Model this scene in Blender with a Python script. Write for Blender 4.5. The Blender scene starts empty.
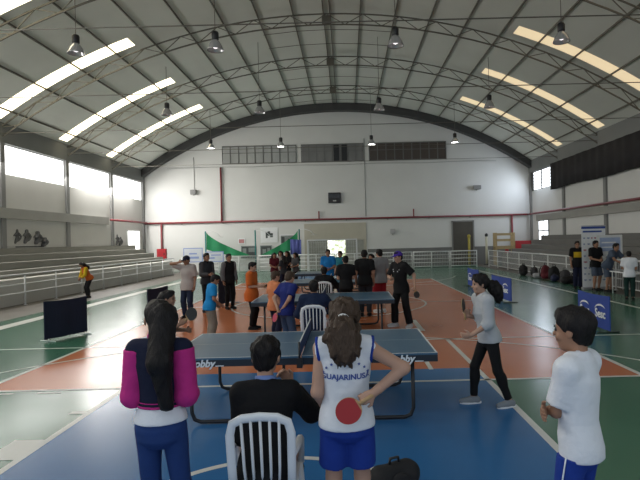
import bpy, bmesh, math, random
import numpy as np
from mathutils import Vector, Matrix
from mathutils.bvhtree import BVHTree
random.seed(7)
sc = bpy.context.scene
COL = sc.collection
R = math.radians

# ------------------------------------------------------------------ camera, sky, lights, exposure
cam_d = bpy.data.cameras.new('camera')
cam = bpy.data.objects.new('camera', cam_d); COL.objects.link(cam)
cam_d.sensor_width = 36; cam_d.lens = 520/640*36
cam_d.shift_x = -27/640; cam_d.clip_start = 0.05; cam_d.clip_end = 300
cam.matrix_world = Matrix.Translation((0, 0, 2.0)) @ Matrix.Rotation(R(90), 4, 'X') @ Matrix.Rotation(R(-1.4), 4, 'Z')
sc.camera = cam
w = bpy.data.worlds.new('sky'); sc.world = w; w.use_nodes = True
bg = w.node_tree.nodes['Background']
bg.inputs[0].default_value = (0.80, 0.90, 1.0, 1); bg.inputs[1].default_value = 0.58
sc.view_settings.view_transform = 'Standard'; sc.view_settings.look = 'None'
sc.view_settings.exposure = 0.36; sc.view_settings.gamma = 1.0
sc.view_settings.use_curve_mapping = False

def area(name, loc, rot, sx, sy, power, color):
    l = bpy.data.lights.new(name, 'AREA'); l.shape = 'RECTANGLE'; l.size = sx; l.size_y = sy
    l.energy = power; l.color = color
    o = bpy.data.objects.new(name, l); COL.objects.link(o); o.location = loc; o.rotation_euler = rot
    return o
# daylight coming in through the long clerestory on the left; hall end behind the camera left open to add sky fill
area('daylight_left', (-14.55, 20, 5.85), (0, R(-45), 0), 1.2, 16.4, 260, (1.0, 0.98, 0.95))
area('daylight_left_rear', (-14.55, 32.3, 5.85), (0, R(-50), 0), 1.2, 7.5, 650, (1.0, 0.98, 0.95))
area('daylight_right', (13.2, 35.4, 5.9), (0, R(62), 0), 1.2, 3.0, 110, (0.75, 0.85, 1.0))

WIN_L, SKY_L, SKY_R = 2.6, 3.2, 0.55

# ------------------------------------------------------------------ materials
_m = {}
def mat(name, col, rough=0.6, var=0.08, vs=6.0, bump=0.0, bs=60.0, metal=0.0, spec=0.5, emit=None, es=0.0, coat=0.0, stretch=None):
    if name in _m: return _m[name]
    m = bpy.data.materials.new(name); m.use_nodes = True
    nt = m.node_tree; b = nt.nodes['Principled BSDF']
    b.inputs['Roughness'].default_value = rough; b.inputs['Metallic'].default_value = metal
    b.inputs['Specular IOR Level'].default_value = spec
    b.inputs['Coat Weight'].default_value = coat; b.inputs['Coat Roughness'].default_value = 0.12
    tc = nt.nodes.new('ShaderNodeTexCoord')
    src = tc.outputs['Object']
    if stretch:
        mp = nt.nodes.new('ShaderNodeMapping'); mp.inputs['Scale'].default_value = stretch
        nt.links.new(src, mp.inputs['Vector']); src = mp.outputs['Vector']
    n = nt.nodes.new('ShaderNodeTexNoise'); n.inputs['Scale'].default_value = vs; n.inputs['Detail'].default_value = 4
    nt.links.new(src, n.inputs['Vector'])
    mix = nt.nodes.new('ShaderNodeMix'); mix.data_type = 'RGBA'
    c = np.array(col[:3])
    mix.inputs['A'].default_value = (*(c*(1-var)), 1); mix.inputs['B'].default_value = (*np.minimum(c*(1+var), 1), 1)
    nt.links.new(n.outputs['Fac'], mix.inputs['Factor'])
    nt.links.new(mix.outputs['Result'], b.inputs['Base Color'])
    if bump:
        n2 = nt.nodes.new('ShaderNodeTexNoise'); n2.inputs['Scale'].default_value = bs; n2.inputs['Detail'].default_value = 3
        nt.links.new(src, n2.inputs['Vector'])
        bp = nt.nodes.new('ShaderNodeBump'); bp.inputs['Strength'].default_value = bump; bp.inputs['Distance'].default_value = 0.02
        nt.links.new(n2.outputs['Fac'], bp.inputs['Height']); nt.links.new(bp.outputs['Normal'], b.inputs['Normal'])
    if emit is not None:
        b.inputs['Emission Color'].default_value = (*emit, 1); b.inputs['Emission Strength'].default_value = es
    _m[name] = m
    return m
def floor_mat(name, col, rough=0.24, var=0.12, spec=0.11):
    m = mat(name, col, rough, var, 0.9, 0, spec=spec)
    nt = m.node_tree; b = nt.nodes['Principled BSDF']
    n = nt.nodes.new('ShaderNodeTexNoise'); n.inputs['Scale'].default_value = 1.2; n.inputs['Detail'].default_value = 3
    mr = nt.nodes.new('ShaderNodeMapRange'); mr.inputs['To Min'].default_value = rough-0.03; mr.inputs['To Max'].default_value = rough+0.06
    tc = [x for x in nt.nodes if x.type == 'TEX_COORD'][0]
    nt.links.new(tc.outputs['Object'], n.inputs['Vector']); nt.links.new(n.outputs['Fac'], mr.inputs['Value'])
    nt.links.new(mr.outputs['Result'], b.inputs['Roughness'])
    return m
def cloth(name, col, var=0.10): return mat('cloth_'+name, col, 0.85, var, 9, 0.35, 22, spec=0.2)

M_wall = mat('white_plaster', (0.66, 0.66, 0.64), 0.8, 0.06, 0.7, 0.1, 9)
M_wallL = mat('grey_white_block', (0.56, 0.55, 0.52), 0.85, 0.08, 0.8, 0.1, 9)
M_conc = mat('concrete', (0.33, 0.325, 0.30), 0.8, 0.14, 1.3, 0.25, 14)
M_beam = mat('dark_concrete_beam', (0.20, 0.205, 0.20), 0.8, 0.12, 1.0)
M_wains = mat('grey_wainscot', (0.17, 0.17, 0.165), 0.7, 0.1, 1.0)
M_col = mat('grey_column', (0.23, 0.23, 0.225), 0.8, 0.1, 1.0)
M_roof = mat('grey_roof_sheet', (0.60, 0.615, 0.565), 0.75, 0.10, 0.5)
M_steel = mat('dark_steel', (0.125, 0.115, 0.092), 0.6, 0.15, 2)
M_steel2 = mat('dark_end_arch', (0.055, 0.055, 0.055), 0.7, 0.15, 2)
M_white = mat('white_paint_metal', (0.70, 0.71, 0.70), 0.45, 0.05, 4)
M_plast = mat('white_plastic', (0.78, 0.79, 0.80), 0.35, 0.03, 4)
M_red = mat('red_pipe_paint', (0.21, 0.035, 0.042), 0.45, 0.1, 3)
M_redb = mat('red_box_paint', (0.42, 0.02, 0.03), 0.45, 0.1, 3)
M_black = mat('black_metal', (0.015, 0.015, 0.017), 0.45, 0.1, 4)
M_tabtop = mat('blue_grey_table_top', (0.045, 0.115, 0.19), 0.30, 0.06, 2)
M_apron = mat('dark_table_edge', (0.014, 0.02, 0.03), 0.4, 0.05, 3)
M_wline = mat('white_table_line', (0.62, 0.63, 0.63), 0.5, 0.03, 4)
M_net = mat('blue_net', (0.012, 0.035, 0.12), 0.8, 0.1, 80)
M_skin = mat('skin_light', (0.46, 0.27, 0.19), 0.55, 0.06, 9, 0.05, 60, spec=0.35)
M_skin2 = mat('skin_tan', (0.33, 0.175, 0.11), 0.55, 0.06, 9, 0.05, 60, spec=0.35)
M_hair = mat('hair_black', (0.010, 0.008, 0.008), 0.55, 0.3, 30, 0.5, 110, spec=0.22, stretch=(1, 1, 0.18))
M_hairbr = mat('hair_brown', (0.058, 0.034, 0.020), 0.55, 0.4, 40, 0.9, 90, spec=0.35, stretch=(1, 1, 0.3))
M_eye = mat('eye_dark', (0.02, 0.015, 0.012), 0.2, 0.1, 30)
M_lip = mat('lip', (0.36, 0.13, 0.11), 0.5, 0.05, 30)
M_logo = mat('white_print', (0.75, 0.78, 0.80), 0.6, 0.03, 5)
M_blueprint = mat('blue_print', (0.03, 0.07, 0.30), 0.6, 0.05, 5)

# ------------------------------------------------------------------ object helpers
def tag(o, label=None, cat=None, group=None, kind=None):
    if label: o['label'] = label
    if cat: o['category'] = cat
    if group: o['group'] = group
    if kind: o['kind'] = kind
    return o
def empty(name, label, cat, loc=(0, 0, 0), rz=0.0, group=None, kind=None):
    o = bpy.data.objects.new(name, None); COL.objects.link(o)
    o.location = loc; o.rotation_euler = (0, 0, rz); o.empty_display_size = 0.1
    return tag(o, label, cat, group, kind)
def mesh_obj(name, me, m, parent=None, smooth=False, label=None):
    o = bpy.data.objects.new(name, me); COL.objects.link(o)
    for x in (m if isinstance(m, (list, tuple)) else [m]): me.materials.append(x)
    if parent: o.parent = parent
    if smooth: me.polygons.foreach_set('use_smooth', [True]*len(me.polygons))
    if label: o['label'] = label
    return o
class MB:
    def __init__(s): s.v = []; s.f = []; s.mi = []; s.sm = []
    def add(s, vs, fs, mi=0, sm=False):
        b = len(s.v); s.v += [tuple(map(float, v)) for v in vs]
        s.f += [tuple(b+i for i in f) for f in fs]; s.mi += [mi]*len(fs); s.sm += [sm]*len(fs)
    def box(s, x0, x1, y0, y1, z0, z1, mi=0, M=None, bev=0.0):
        if bev > 0:
            bm = bmesh.new(); bmesh.ops.create_cube(bm, size=1)
            bmesh.ops.scale(bm, vec=(x1-x0, y1-y0, z1-z0), verts=bm.verts)
            bmesh.ops.translate(bm, vec=((x0+x1)/2, (y0+y1)/2, (z0+z1)/2), verts=bm.verts)
            bmesh.ops.bevel(bm, geom=bm.edges[:], offset=bev, segments=2, affect='EDGES')
            bm.verts.index_update(); vs = [v.co.copy() for v in bm.verts]; fs = [[v.index for v in f.verts] for f in bm.faces]; bm.free()
        else:
            vs = [Vector((x, y, z)) for z in (z0, z1) for y in (y0, y1) for x in (x0, x1)]
            fs = [(0, 2, 3, 1), (4, 5, 7, 6), (0, 1, 5, 4), (2, 6, 7, 3), (0, 4, 6, 2), (1, 3, 7, 5)]
        if M is not None: vs = [M @ v for v in vs]
        s.add(vs, fs, mi)
    def tube(s, pts, r, n=8, mi=0, closed=False, caps=True, flat=None):
        pts = [Vector(p) for p in pts]; N = len(pts); rs = r if isinstance(r, (list, tuple)) else [r]*N
        vs = []; up = None
        for i, p in enumerate(pts):
            a = pts[(i-1) % N] if (closed or i > 0) else p; b = pts[(i+1) % N] if (closed or i < N-1) else p
            t = (b-a).normalized()
            if up is None: up = Vector((0, 0, 1)) if abs(t.z) < 0.9 else Vector((1, 0, 0))
            u = (up - t*up.dot(t)).normalized(); up = u; w_ = t.cross(u)
            for k in range(n):
                an = 2*math.pi*(k+0.5)/n
                vs.append(p + u*math.cos(an)*rs[i]*(flat[0] if flat else 1) + w_*math.sin(an)*rs[i]*(flat[1] if flat else 1))
        fs = []
        for i in range(N if closed else N-1):
            j = (i+1) % N
            for k in range(n):
                l = (k+1) % n; fs.append((i*n+k, i*n+l, j*n+l, j*n+k))
        if caps and not closed:
            fs.append(tuple(range(n-1, -1, -1))); fs.append(tuple((N-1)*n+k for k in range(n)))
        s.add(vs, fs, mi, n > 5)
    def lathe(s, prof, c=(0, 0, 0), n=16, mi=0):
        c = Vector(c); vs = []; fs = []
        for r, z in prof:
            for k in range(n):
                a = 2*math.pi*k/n; vs.append(c + Vector((r*math.cos(a), r*math.sin(a), z)))
        for i in range(len(prof)-1):
            for k in range(n):
                l = (k+1) % n; fs.append((i*n+k, i*n+l, (i+1)*n+l, (i+1)*n+k))
        s.add(vs, fs, mi, True)
    def prism(s, poly, M, th, mi=0):
        """2D polygon extruded th along local z, placed by M"""
        n = len(poly); vs = [M @ Vector((x, y, 0)) for x, y in poly] + [M @ Vector((x, y, th)) for x, y in poly]
        fs = [tuple(range(n-1, -1, -1)), tuple(range(n, 2*n))] + [(i, (i+1) % n, n+(i+1) % n, n+i) for i in range(n)]
        s.add(vs, fs, mi)
    def build(s, name, m, parent=None, label=None):
        me = bpy.data.meshes.new(name); me.from_pydata(s.v, [], s.f); me.update()
        me.polygons.foreach_set('material_index', s.mi); me.polygons.foreach_set('use_smooth', s.sm)
        return mesh_obj(name, me, m, parent, label=label)
def copy_tree(o, parent=None):
    c = o.copy(); COL.objects.link(c)
    if parent: c.parent = parent
    for ch in list(o.children): copy_tree(ch, c)
    return c
def struct(name, mb, m, parent=None, label=None):
    o = mb.build(name, m, parent)
    if not parent: o['kind'] = 'structure'
    if label: o['label'] = label
    return o
def frame_mat(origin, x, y):
    x = Vector(x).normalized(); y = Vector(y); z = x.cross(y).normalized(); y = z.cross(x)
    M = Matrix((x, y, z)).transposed().to_4x4(); M.translation = Vector(origin); return M
def text_mesh(body, size, shear=0.0, bold=0.0, ext=0.001, align='CENTER', res=3):
    c = bpy.data.curves.new('t', 'FONT'); c.body = body; c.size = size; c.shear = shear; c.offset = bold
    c.extrude = ext; c.align_x = align; c.align_y = 'CENTER'; c.resolution_u = res
    o = bpy.data.objects.new('t', c); COL.objects.link(o)
    dg = bpy.context.evaluated_depsgraph_get(); me = bpy.data.meshes.new_from_object(o.evaluated_get(dg))
    bpy.data.objects.remove(o); bpy.data.curves.remove(c)
    return me
def lettering(name, body, size, M, m, parent, **k):
    me = text_mesh(body, size, **k); me.transform(M); me.materials.clear()
    return mesh_obj(name, me, m, parent)

# ------------------------------------------------------------------ signed-distance modelling (people, bags)
class Field:
    def __init__(s, lo, hi, v):
        s.lo = np.array(lo, float); s.v = v
        s.n = np.maximum(np.ceil((np.array(hi)-s.lo)/v).astype(int)+1, 3)
        s.F = np.full(s.n, 0.5, np.float32)
        s.ax = [s.lo[i]+v*np.arange(s.n[i]) for i in range(3)]
    def sl(s, lo, hi, mg):
        out = []
        for i in range(3):
            a = int(max(0, math.floor((lo[i]-mg-s.lo[i])/s.v))); b = int(min(s.n[i], math.ceil((hi[i]+mg-s.lo[i])/s.v)+1))
            if b <= a: return None
            out.append(slice(a, b))
        return tuple(out)
    def pts(s, sl): return np.meshgrid(s.ax[0][sl[0]], s.ax[1][sl[1]], s.ax[2][sl[2]], indexing='ij', sparse=True)
    def add(s, prim, k=0.02):
        lo, hi, fn = prim
        sl = s.sl(lo, hi, 0.05+k)
        if sl is None: return
        d = fn(*s.pts(sl)).astype(np.float32); F = s.F[sl]
        if k > 0:
            h = np.clip(0.5+0.5*(d-F)/k, 0, 1); s.F[sl] = d*(1-h)+F*h-k*h*(1-h)
        else: s.F[sl] = np.minimum(F, d)
    def cut(s, n, p):
        """remove the half space on the side n points to"""
        n = np.array(n, float); n /= np.linalg.norm(n); x, y, z = np.meshgrid(*s.ax, indexing='ij', sparse=True)
        s.F = np.maximum(s.F, ((x-p[0])*n[0]+(y-p[1])*n[1]+(z-p[2])*n[2]).astype(np.float32))
    def subtract(s, prim):
        lo, hi, fn = prim; sl = s.sl(lo, hi, 0.05)
        if sl is None: return
        s.F[sl] = np.maximum(s.F[sl], -fn(*s.pts(sl)))
    def wobble(s, amp, fx, fy, fz, ph=0.0):
        x, y, z = np.meshgrid(*s.ax, indexing='ij', sparse=True)
        s.F = s.F + (amp*np.sin(x*fx+ph)*np.sin(y*fy+ph*2)*np.sin(z*fz+ph*3)).astype(np.float32)
    def verts_faces(s):
        F = s.F; F[0] = F[-1] = 0.5; F[:, 0] = F[:, -1] = 0.5; F[:, :, 0] = F[:, :, -1] = 0.5
        S = F < 0; nx, ny, nz = F.shape
        cnt = np.zeros((nx-1, ny-1, nz-1), np.int8)
        for a in (0, 1):
            for b in (0, 1):
                for c in (0, 1): cnt += S[a:nx-1+a, b:ny-1+b, c:nz-1+c]
        act = (cnt > 0) & (cnt < 8)
        ci, cj, ck = np.nonzero(act)
        if len(ci) == 0: return np.zeros((0, 3)), np.zeros((0, 4), int)
        idx = np.full(act.shape, -1, np.int64); idx[ci, cj, ck] = np.arange(len(ci))
        acc = np.zeros((len(ci), 3)); num = np.zeros(len(ci))
        C = [(a, b, c) for a in (0, 1) for b in (0, 1) for c in (0, 1)]
        for p in C:
            for d in range(3):
                if p[d] == 1: continue
                q = list(p); q[d] = 1
                f0 = F[ci+p[0], cj+p[1], ck+p[2]]; f1 = F[ci+q[0], cj+q[1], ck+q[2]]
                m = (f0 < 0) != (f1 < 0)
                t = np.where(m, f0/np.where(m, f0-f1, 1), 0)
                for e in range(3): acc[:, e] += np.where(m, p[e]+(t if e == d else 0), 0)
                num += m
        V = s.lo + s.v*(np.stack([ci, cj, ck], 1)+acc/num[:, None])
        Q = []
        for d in range(3):
            e, f = (d+1) % 3, (d+2) % 3
            A = [slice(None)]*3; B = [slice(None)]*3; A[d] = slice(0, -1); B[d] = slice(1, None)
            sa = S[tuple(A)]; sb = S[tuple(B)]; m = sa != sb
            I = np.stack(np.nonzero(m), 1)
            ok = (I[:, e] > 0) & (I[:, f] > 0) & (I[:, e] < F.shape[e]-1) & (I[:, f] < F.shape[f]-1)
            I = I[ok]; ins = sa[I[:, 0], I[:, 1], I[:, 2]]
            def g(de, df):
                J = I.copy(); J[:, e] += de; J[:, f] += df; return idx[J[:, 0], J[:, 1], J[:, 2]]
            q = np.stack([g(-1, -1), g(0, -1), g(0, 0), g(-1, 0)], 1)
            q[~ins] = q[~ins][:, ::-1]; Q.append(q)
        return V, np.concatenate(Q)
def mesh_from(parts, name):
    V = []; Fs = []; o = 0
    for v, f in parts:
        V.append(v); Fs.append(f+o); o += len(v)
    V = np.concatenate(V); Fs = np.concatenate(Fs)
    me = bpy.data.meshes.new(name)
    me.vertices.add(len(V)); me.vertices.foreach_set('co', V.astype(np.float32).ravel())
    me.loops.add(len(Fs)*4); me.loops.foreach_set('vertex_index', Fs.astype(np.int32).ravel())
    me.polygons.add(len(Fs)); me.polygons.foreach_set('loop_start', np.arange(0, len(Fs)*4, 4, dtype=np.int32))
    me.update(calc_edges=True); me.validate()
    return me

A3 = lambda p: np.array(p, float)
def unit(v):
    v = A3(v); return v/np.linalg.norm(v)
def P_cone(a, b, r0, r1, cuts=(), sq=None):
    a, b = A3(a), A3(b); r = max(r0, r1); ab = b-a; L2 = float(ab@ab)
    def fn(x, y, z):
        t = np.clip(((x-a[0])*ab[0]+(y-a[1])*ab[1]+(z-a[2])*ab[2])/L2, 0, 1)
        d = np.sqrt((x-a[0]-t*ab[0])**2+(y-a[1]-t*ab[1])**2+(z-a[2]-t*ab[2])**2)-(r0+(r1-r0)*t)
        for n, p in cuts: d = np.maximum(d, (x-p[0])*n[0]+(y-p[1])*n[1]+(z-p[2])*n[2])
        return d
    return np.minimum(a, b)-r, np.maximum(a, b)+r, fn
def P_ell(c, r, Rm=None, cuts=()):
    c = A3(c); r = A3(r); Rm = np.eye(3) if Rm is None else np.array(Rm)   # rows = local axes
    ext = np.sqrt(((Rm*r[:, None])**2).sum(0))
    def fn(x, y, z):
        q = [((x-c[0])*Rm[i, 0]+(y-c[1])*Rm[i, 1]+(z-c[2])*Rm[i, 2]) for i in range(3)]
        k0 = np.sqrt(sum((q[i]/r[i])**2 for i in range(3))); k1 = np.sqrt(sum((q[i]/r[i]**2)**2 for i in range(3)))
        d = k0*(k0-1)/np.maximum(k1, 1e-6)
        for n, p in cuts: d = np.maximum(d, (x-p[0])*n[0]+(y-p[1])*n[1]+(z-p[2])*n[2])
        return d
    return c-ext, c+ext, fn
def P_torso(o, Rm, S, RX, RY, YC, tw=0.0, cuts=()):
    """generalised elliptical cylinder: axis Rm[2], profiles over s"""
    o = A3(o); top = o+Rm[2]*S[-1]; bot = o+Rm[2]*S[0]; m = max(max(RX), max(RY))+max(abs(y) for y in YC)
    def fn(x, y, z):
        q = [((x-o[0])*Rm[i, 0]+(y-o[1])*Rm[i, 1]+(z-o[2])*Rm[i, 2]) for i in range(3)]
        s = q[2]; a = tw*np.clip(s/0.45, 0, 1); ca, sa = np.cos(a), np.sin(a)
        qx = q[0]*ca+q[1]*sa; qy = -q[0]*sa+q[1]*ca
        rx = np.interp(s, S, RX); ry = np.interp(s, S, RY); yc = np.interp(s, S, YC)
        d = (np.sqrt((qx/rx)**2+((qy-yc)/ry)**2)-1)*np.minimum(rx, ry)
        d = np.maximum(d, np.maximum(s-S[-1], S[0]-s))
        for n, p in cuts: d = np.maximum(d, (x-p[0])*n[0]+(y-p[1])*n[1]+(z-p[2])*n[2])
        return d
    return np.minimum(top, bot)-m, np.maximum(top, bot)+m, fn
def ik(S, T, a, b, pole):
    S, T = A3(S), A3(T); d = T-S; L = np.linalg.norm(d)
    if L > 0.995*(a+b): T = S+d/L*0.995*(a+b); d = T-S; L = 0.995*(a+b)
    x = (a*a-b*b+L*L)/(2*L); hgt = math.sqrt(max(a*a-x*x, 0)); u = d/L
    p = A3(pole); p = p-u*(p@u); p = unit(p)
    return S+u*x+p*hgt, T
def rot(axis, ang):
    return np.array(Matrix.Rotation(ang, 3, Vector(axis)))

def person(label, x, y, heading, h, sex='m', skin=None, z=0.0, group=None, vox=0.016,
           pelvis=None, lean=0.0, side=0.0, twist=0.0, head=(0, 0, 0), hs=1.0, bulk=1.0, neck_up=0.0,
           armL=None, armR=None, footL=None, footR=None, kneeL=None, kneeR=None,
           handL=None, handR=None, curlL=0.5, curlR=0.5,
           top=None, under=None, bottom=None, shoes=None, hair=None, cap=None, face=False):
    """armX = (target offset from the shoulder as a fraction of h, elbow pole); handX = (finger direction, palm normal)"""
    skin = skin or M_skin
    root = empty('person', label, 'person', (x, y, z), R(heading), group)
    fem = sex == 'f'
    P = A3(pelvis if pelvis is not None else (0, 0, 0.525))*h
    u = A3((math.sin(R(side)), math.sin(R(lean))*math.cos(R(side)), math.cos(R(lean))*math.cos(R(side))))
    r0 = unit(np.cross(A3((0, 1, 0)) if abs(u[1]) < 0.9 else A3((0, 0, -1)), u)); f0 = np.cross(u, r0)
    if r0[0] < 0: r0, f0 = -r0, -f0
    RT = np.stack([r0, f0, u])
    ct, st = math.cos(R(twist)), math.sin(R(twist)); rc = r0*ct+f0*st; fc = -r0*st+f0*ct
    sw = (0.088 if fem else 0.099)*bulk*h
    Sh = {1: P+u*0.283*h+rc*sw, -1: P+u*0.283*h-rc*sw}
    Nb = P+u*0.305*h
    hy, hp, hr = head
    # head frame follows body forward with yaw, pitch, roll
    Q = np.array(Matrix.Rotation(R(hy), 3, 'Z') @ Matrix.Rotation(R(hp), 3, 'X') @ Matrix.Rotation(R(hr), 3, 'Y'))
    Rh = np.stack([Q[:, 0], Q[:, 1], Q[:, 2]])
    HH = 0.135*h*hs
    Hc = Nb+u*(0.03+neck_up)*h+Rh[2]*(0.47*HH)+Rh[1]*0.06*HH
    hd = lambda p: Hc+(Rh[0]*p[0]+Rh[1]*p[1]+Rh[2]*p[2])*HH
    ua, fa, th, shn = 0.168*h, 0.148*h, 0.245*h, 0.238*h
    E, W = {}, {}
    for sd, a in ((1, armR), (-1, armL)):
        t, pole = a if a else ((sd*0.035, 0.03, -0.305), (sd*0.3, -1, 0))
        E[sd], W[sd] = ik(Sh[sd], Sh[sd]+A3(t)*h, ua, fa, pole)
    Hp, K, An, toe = {}, {}, {}, {}
    for sd, f, kn in ((1, footR, kneeR), (-1, footL, kneeL)):
        f = f if f else (sd*0.055, 0.0, 0.0, -sd*8)
        Hp[sd] = P+r0*sd*0.048*h-u*0.005*h
        toe[sd] = A3((-math.sin(R(f[3])), math.cos(R(f[3])), 0))
        An[sd] = A3((f[0], f[1], f[2]+0.045))*h
        K[sd], An[sd] = ik(Hp[sd], An[sd], th, shn, kn if kn else toe[sd])
    b_ = bulk
    # torso profiles (fractions of h above the pelvis)
    if fem:
        S = [-.075, -.045, 0, .04, .09, .14, .19, .235, .275, .30]; RX = [.05, .084, .092, .087, .074, .076, .084, .085, .068, .03]; RY = [.05, .066, .072, .064, .052, .056, .066, .060, .045, .03]; YC = [0, -.008, -.008, -.003, .003, .006, .010, 0, -.006, -.006]
    else:
        S = [-.075, -.045, 0, .04, .09, .14, .19, .235, .275, .30]; RX = [.05, .080, .089, .086, .080, .086, .097, .098, .076, .032]; RY = [.05, .062, .066, .062, .056, .058, .064, .062, .046, .032]; YC = [0, -.006, -.006, 0, .002, .002, .002, -.002, -.006, -.006]
    S = np.array(S)*h; RX = np.array(RX)*h*b_; RY = np.array(RY)*h*b_; YC = np.array(YC)*h
    tw = R(twist)
    hpts = [Sh[1], Sh[-1], E[1], E[-1], W[1], W[-1], P, Hc, K[1], K[-1], An[1], An[-1]]
    lo = np.min(hpts, 0)-0.17*h; hi = np.max(hpts, 0)+0.17*h
    # ---- body (one continuous surface)
    F = Field(lo, hi, vox)
    F.add(P_torso(P, RT, S, RX, RY, YC, tw), 0)
    F.add(P_cone(Sh[-1], Sh[1], .032*h*b_, .032*h*b_), .03*h)
    F.add(P_cone(Nb-u*0.02*h, hd((0, -.1, -.2)), .034*h*(0.85 if fem else 1), .030*h*(0.85 if fem else 1)), .025*h)
    for sd in (1, -1):
        F.add(P_cone(Nb-u*.004*h, Sh[sd]+u*.002*h, .028*h*b_, .027*h*b_), .012*h)
        F.add(P_cone(Sh[sd], E[sd], .029*h*b_, .0225*h*b_), .015*h)
        F.add(P_cone(E[sd], W[sd], .0235*h*b_, .0155*h*b_), .012*h)
        F.add(P_cone(Hp[sd], K[sd], .045*h*b_, .031*h*b_), .012*h)
        F.add(P_cone(K[sd], An[sd], .030*h*b_, .020*h*b_), .012*h)
        cm = K[sd]*0.68+An[sd]*0.32-toe[sd]*0.008*h
        F.add(P_ell(cm, (.03*h*b_, .032*h*b_, .06*h)), .02*h)
        F.add(P_cone(An[sd]-np.array((0, 0, .01*h)), An[sd]+toe[sd]*.075*h-np.array((0, 0, .025*h)), .022*h, .017*h), .015*h)
    parts = [F.verts_faces()]
    # head at a finer step
    G = Field(Hc-HH*0.75-np.array((0, 0, .1*HH)), Hc+HH*0.75, min(vox, 0.006 if face or vox < 0.012 else 0.012))
    G.add(P_cone(Nb-u*0.02*h, hd((0, -.1, -.2)), .032*h*(0.85 if fem else 1), .029*h*(0.85 if fem else 1)), 0)
    G.add(P_ell(hd((0, -.04, .13)), A3((.335, .41, .37))*HH, Rh), .12*HH)
    G.add(P_ell(hd((0, .11, -.14)), A3((.255, .27, .35))*HH, Rh), .12*HH)
    G.add(P_ell(hd((0, .22, -.38)), A3((.13, .12, .11))*HH, Rh), .10*HH)
    G.add(P_cone(hd((0, .35, .05)), hd((0, .44, -.10)), .028*HH, .048*HH), .05*HH)
    for sd in (1, -1):
        G.add(P_ell(hd((sd*.345, -.03, -.03)), A3((.035, .085, .125))*HH, Rh), .03*HH)
        G.subtract(P_ell(hd((sd*.145, .43, .03)), A3((.09, .07, .05))*HH, Rh))
        G.add(P_ell(hd((sd*.20, .27, -.14)), A3((.08, .07, .07))*HH, Rh), .08*HH)
    G.add(P_ell(hd((0, .355, -.235)), A3((.10, .05, .03))*HH, Rh), .03*HH)
    parts.append(G.verts_faces())
    for sd, hv, cu in ((1, handR, curlR), (-1, handL, curlL)):
        wdir = unit(W[sd]-E[sd]); pal = -r0*sd
        if hv: wdir = unit(hv[0]); pal = A3(hv[1])
        pal = unit(pal-wdir*(pal@wdir)); ac = np.cross(wdir, pal)*sd; k = h/1.72*(1.0 if hs <= 1.05 else 1.05)
        Wp = W[sd]; g = Field(Wp-.21*k, Wp+.21*k, 0.0055 if vox < 0.014 else 0.008)
        fore = unit(E[sd]-Wp)
        g.add(P_cone(Wp+fore*.05*k, Wp, .0185*h*b_*1.0, .0155*h*b_), 0)
        g.add(P_ell(Wp+wdir*.046*k, A3((.040, .054, .017))*k, np.stack([ac, wdir, pal])), .015*k)
        for off, L in ((.029, .070), (.010, .080), (-.010, .075), (-.028, .058)):
            p0 = Wp+wdir*.078*k+ac*off*k; an = cu*1.1
            d1 = wdir*math.cos(an)+pal*math.sin(an); p1 = p0+d1*L*.5*k
            d2 = wdir*math.cos(an*2.1)+pal*math.sin(an*2.1); p2 = p1+d2*L*.5*k
            g.add(P_cone(p0, p1, .0095*k, .0085*k), .006*k); g.add(P_cone(p1, p2, .0085*k, .0070*k), .003*k)
        t0 = Wp+wdir*.025*k+ac*.028*k; t1 = t0+unit(wdir*.6+ac*.75+pal*.25)*.038*k; t2 = t1+unit(wdir*.85+ac*.25+pal*(.3+cu*.5))*.034*k
        g.add(P_cone(t0, t1, .0125*k, .0105*k), .010*k); g.add(P_cone(t1, t2, .0105*k, .008*k), .004*k)
        parts.append(g.verts_faces())
    mesh_obj('body', mesh_from(parts, 'body'), skin, root, True)
    info = dict(root=root, W=W, E=E, Sh=Sh, K=K, P=P, RT=RT, hd=hd, HH=HH, h=h, Rh=Rh, An=An, u=u, r0=r0, f0=f0, Nb=Nb)
    # ---- clothes
    def top_mesh(t, name):
        holes = []; c = t.get('fit', .010)*h; hem = t.get('hem', -.055)*h; sl = t.get('sleeve', .5); fl = t.get('flare', .008)*h
        RXc = RX+c; RYc = RY+c; low = S < .10*h
        q = np.clip((.10*h-S)/(.09*h), 0, 1); q = q*q*(3-2*q)
        hipx, hipy = (.093*b_*h+c+fl, .072*b_*h+c+fl)
        RXc = np.where(low, np.maximum(RXc, RXc[4]*(1-q)+hipx*q), RXc); RYc = np.where(low, np.maximum(RYc, RYc[4]*(1-q)+hipy*q), RYc)
        Sc = S.copy(); Sc[0] = min(hem-.02*h, -.08*h); RXc[0] = RXc[1]; RYc[0] = RYc[1]; RXc[-1] = .05*h; RYc[-1] = .045*h
        f = Field(lo, hi, t.get('vox', vox))
        f.add(P_torso(P, RT, Sc, RXc, RYc, YC, tw), 0)
        ncut = (-unit(u*1.0+fc*(-.35)), )
        f.add(P_cone(Sh[-1], Sh[1], .032*h*b_+c*.7, .032*h*b_+c*.7), .03*h)
        for sd in (1, -1): f.add(P_cone(Nb+u*.004*h, Sh[sd]+u*.004*h, .036*h*b_+c*.6, .031*h*b_+c*.6), .022*h)
        scol = t.get('sleeve_mat'); sleeves = []
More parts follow.
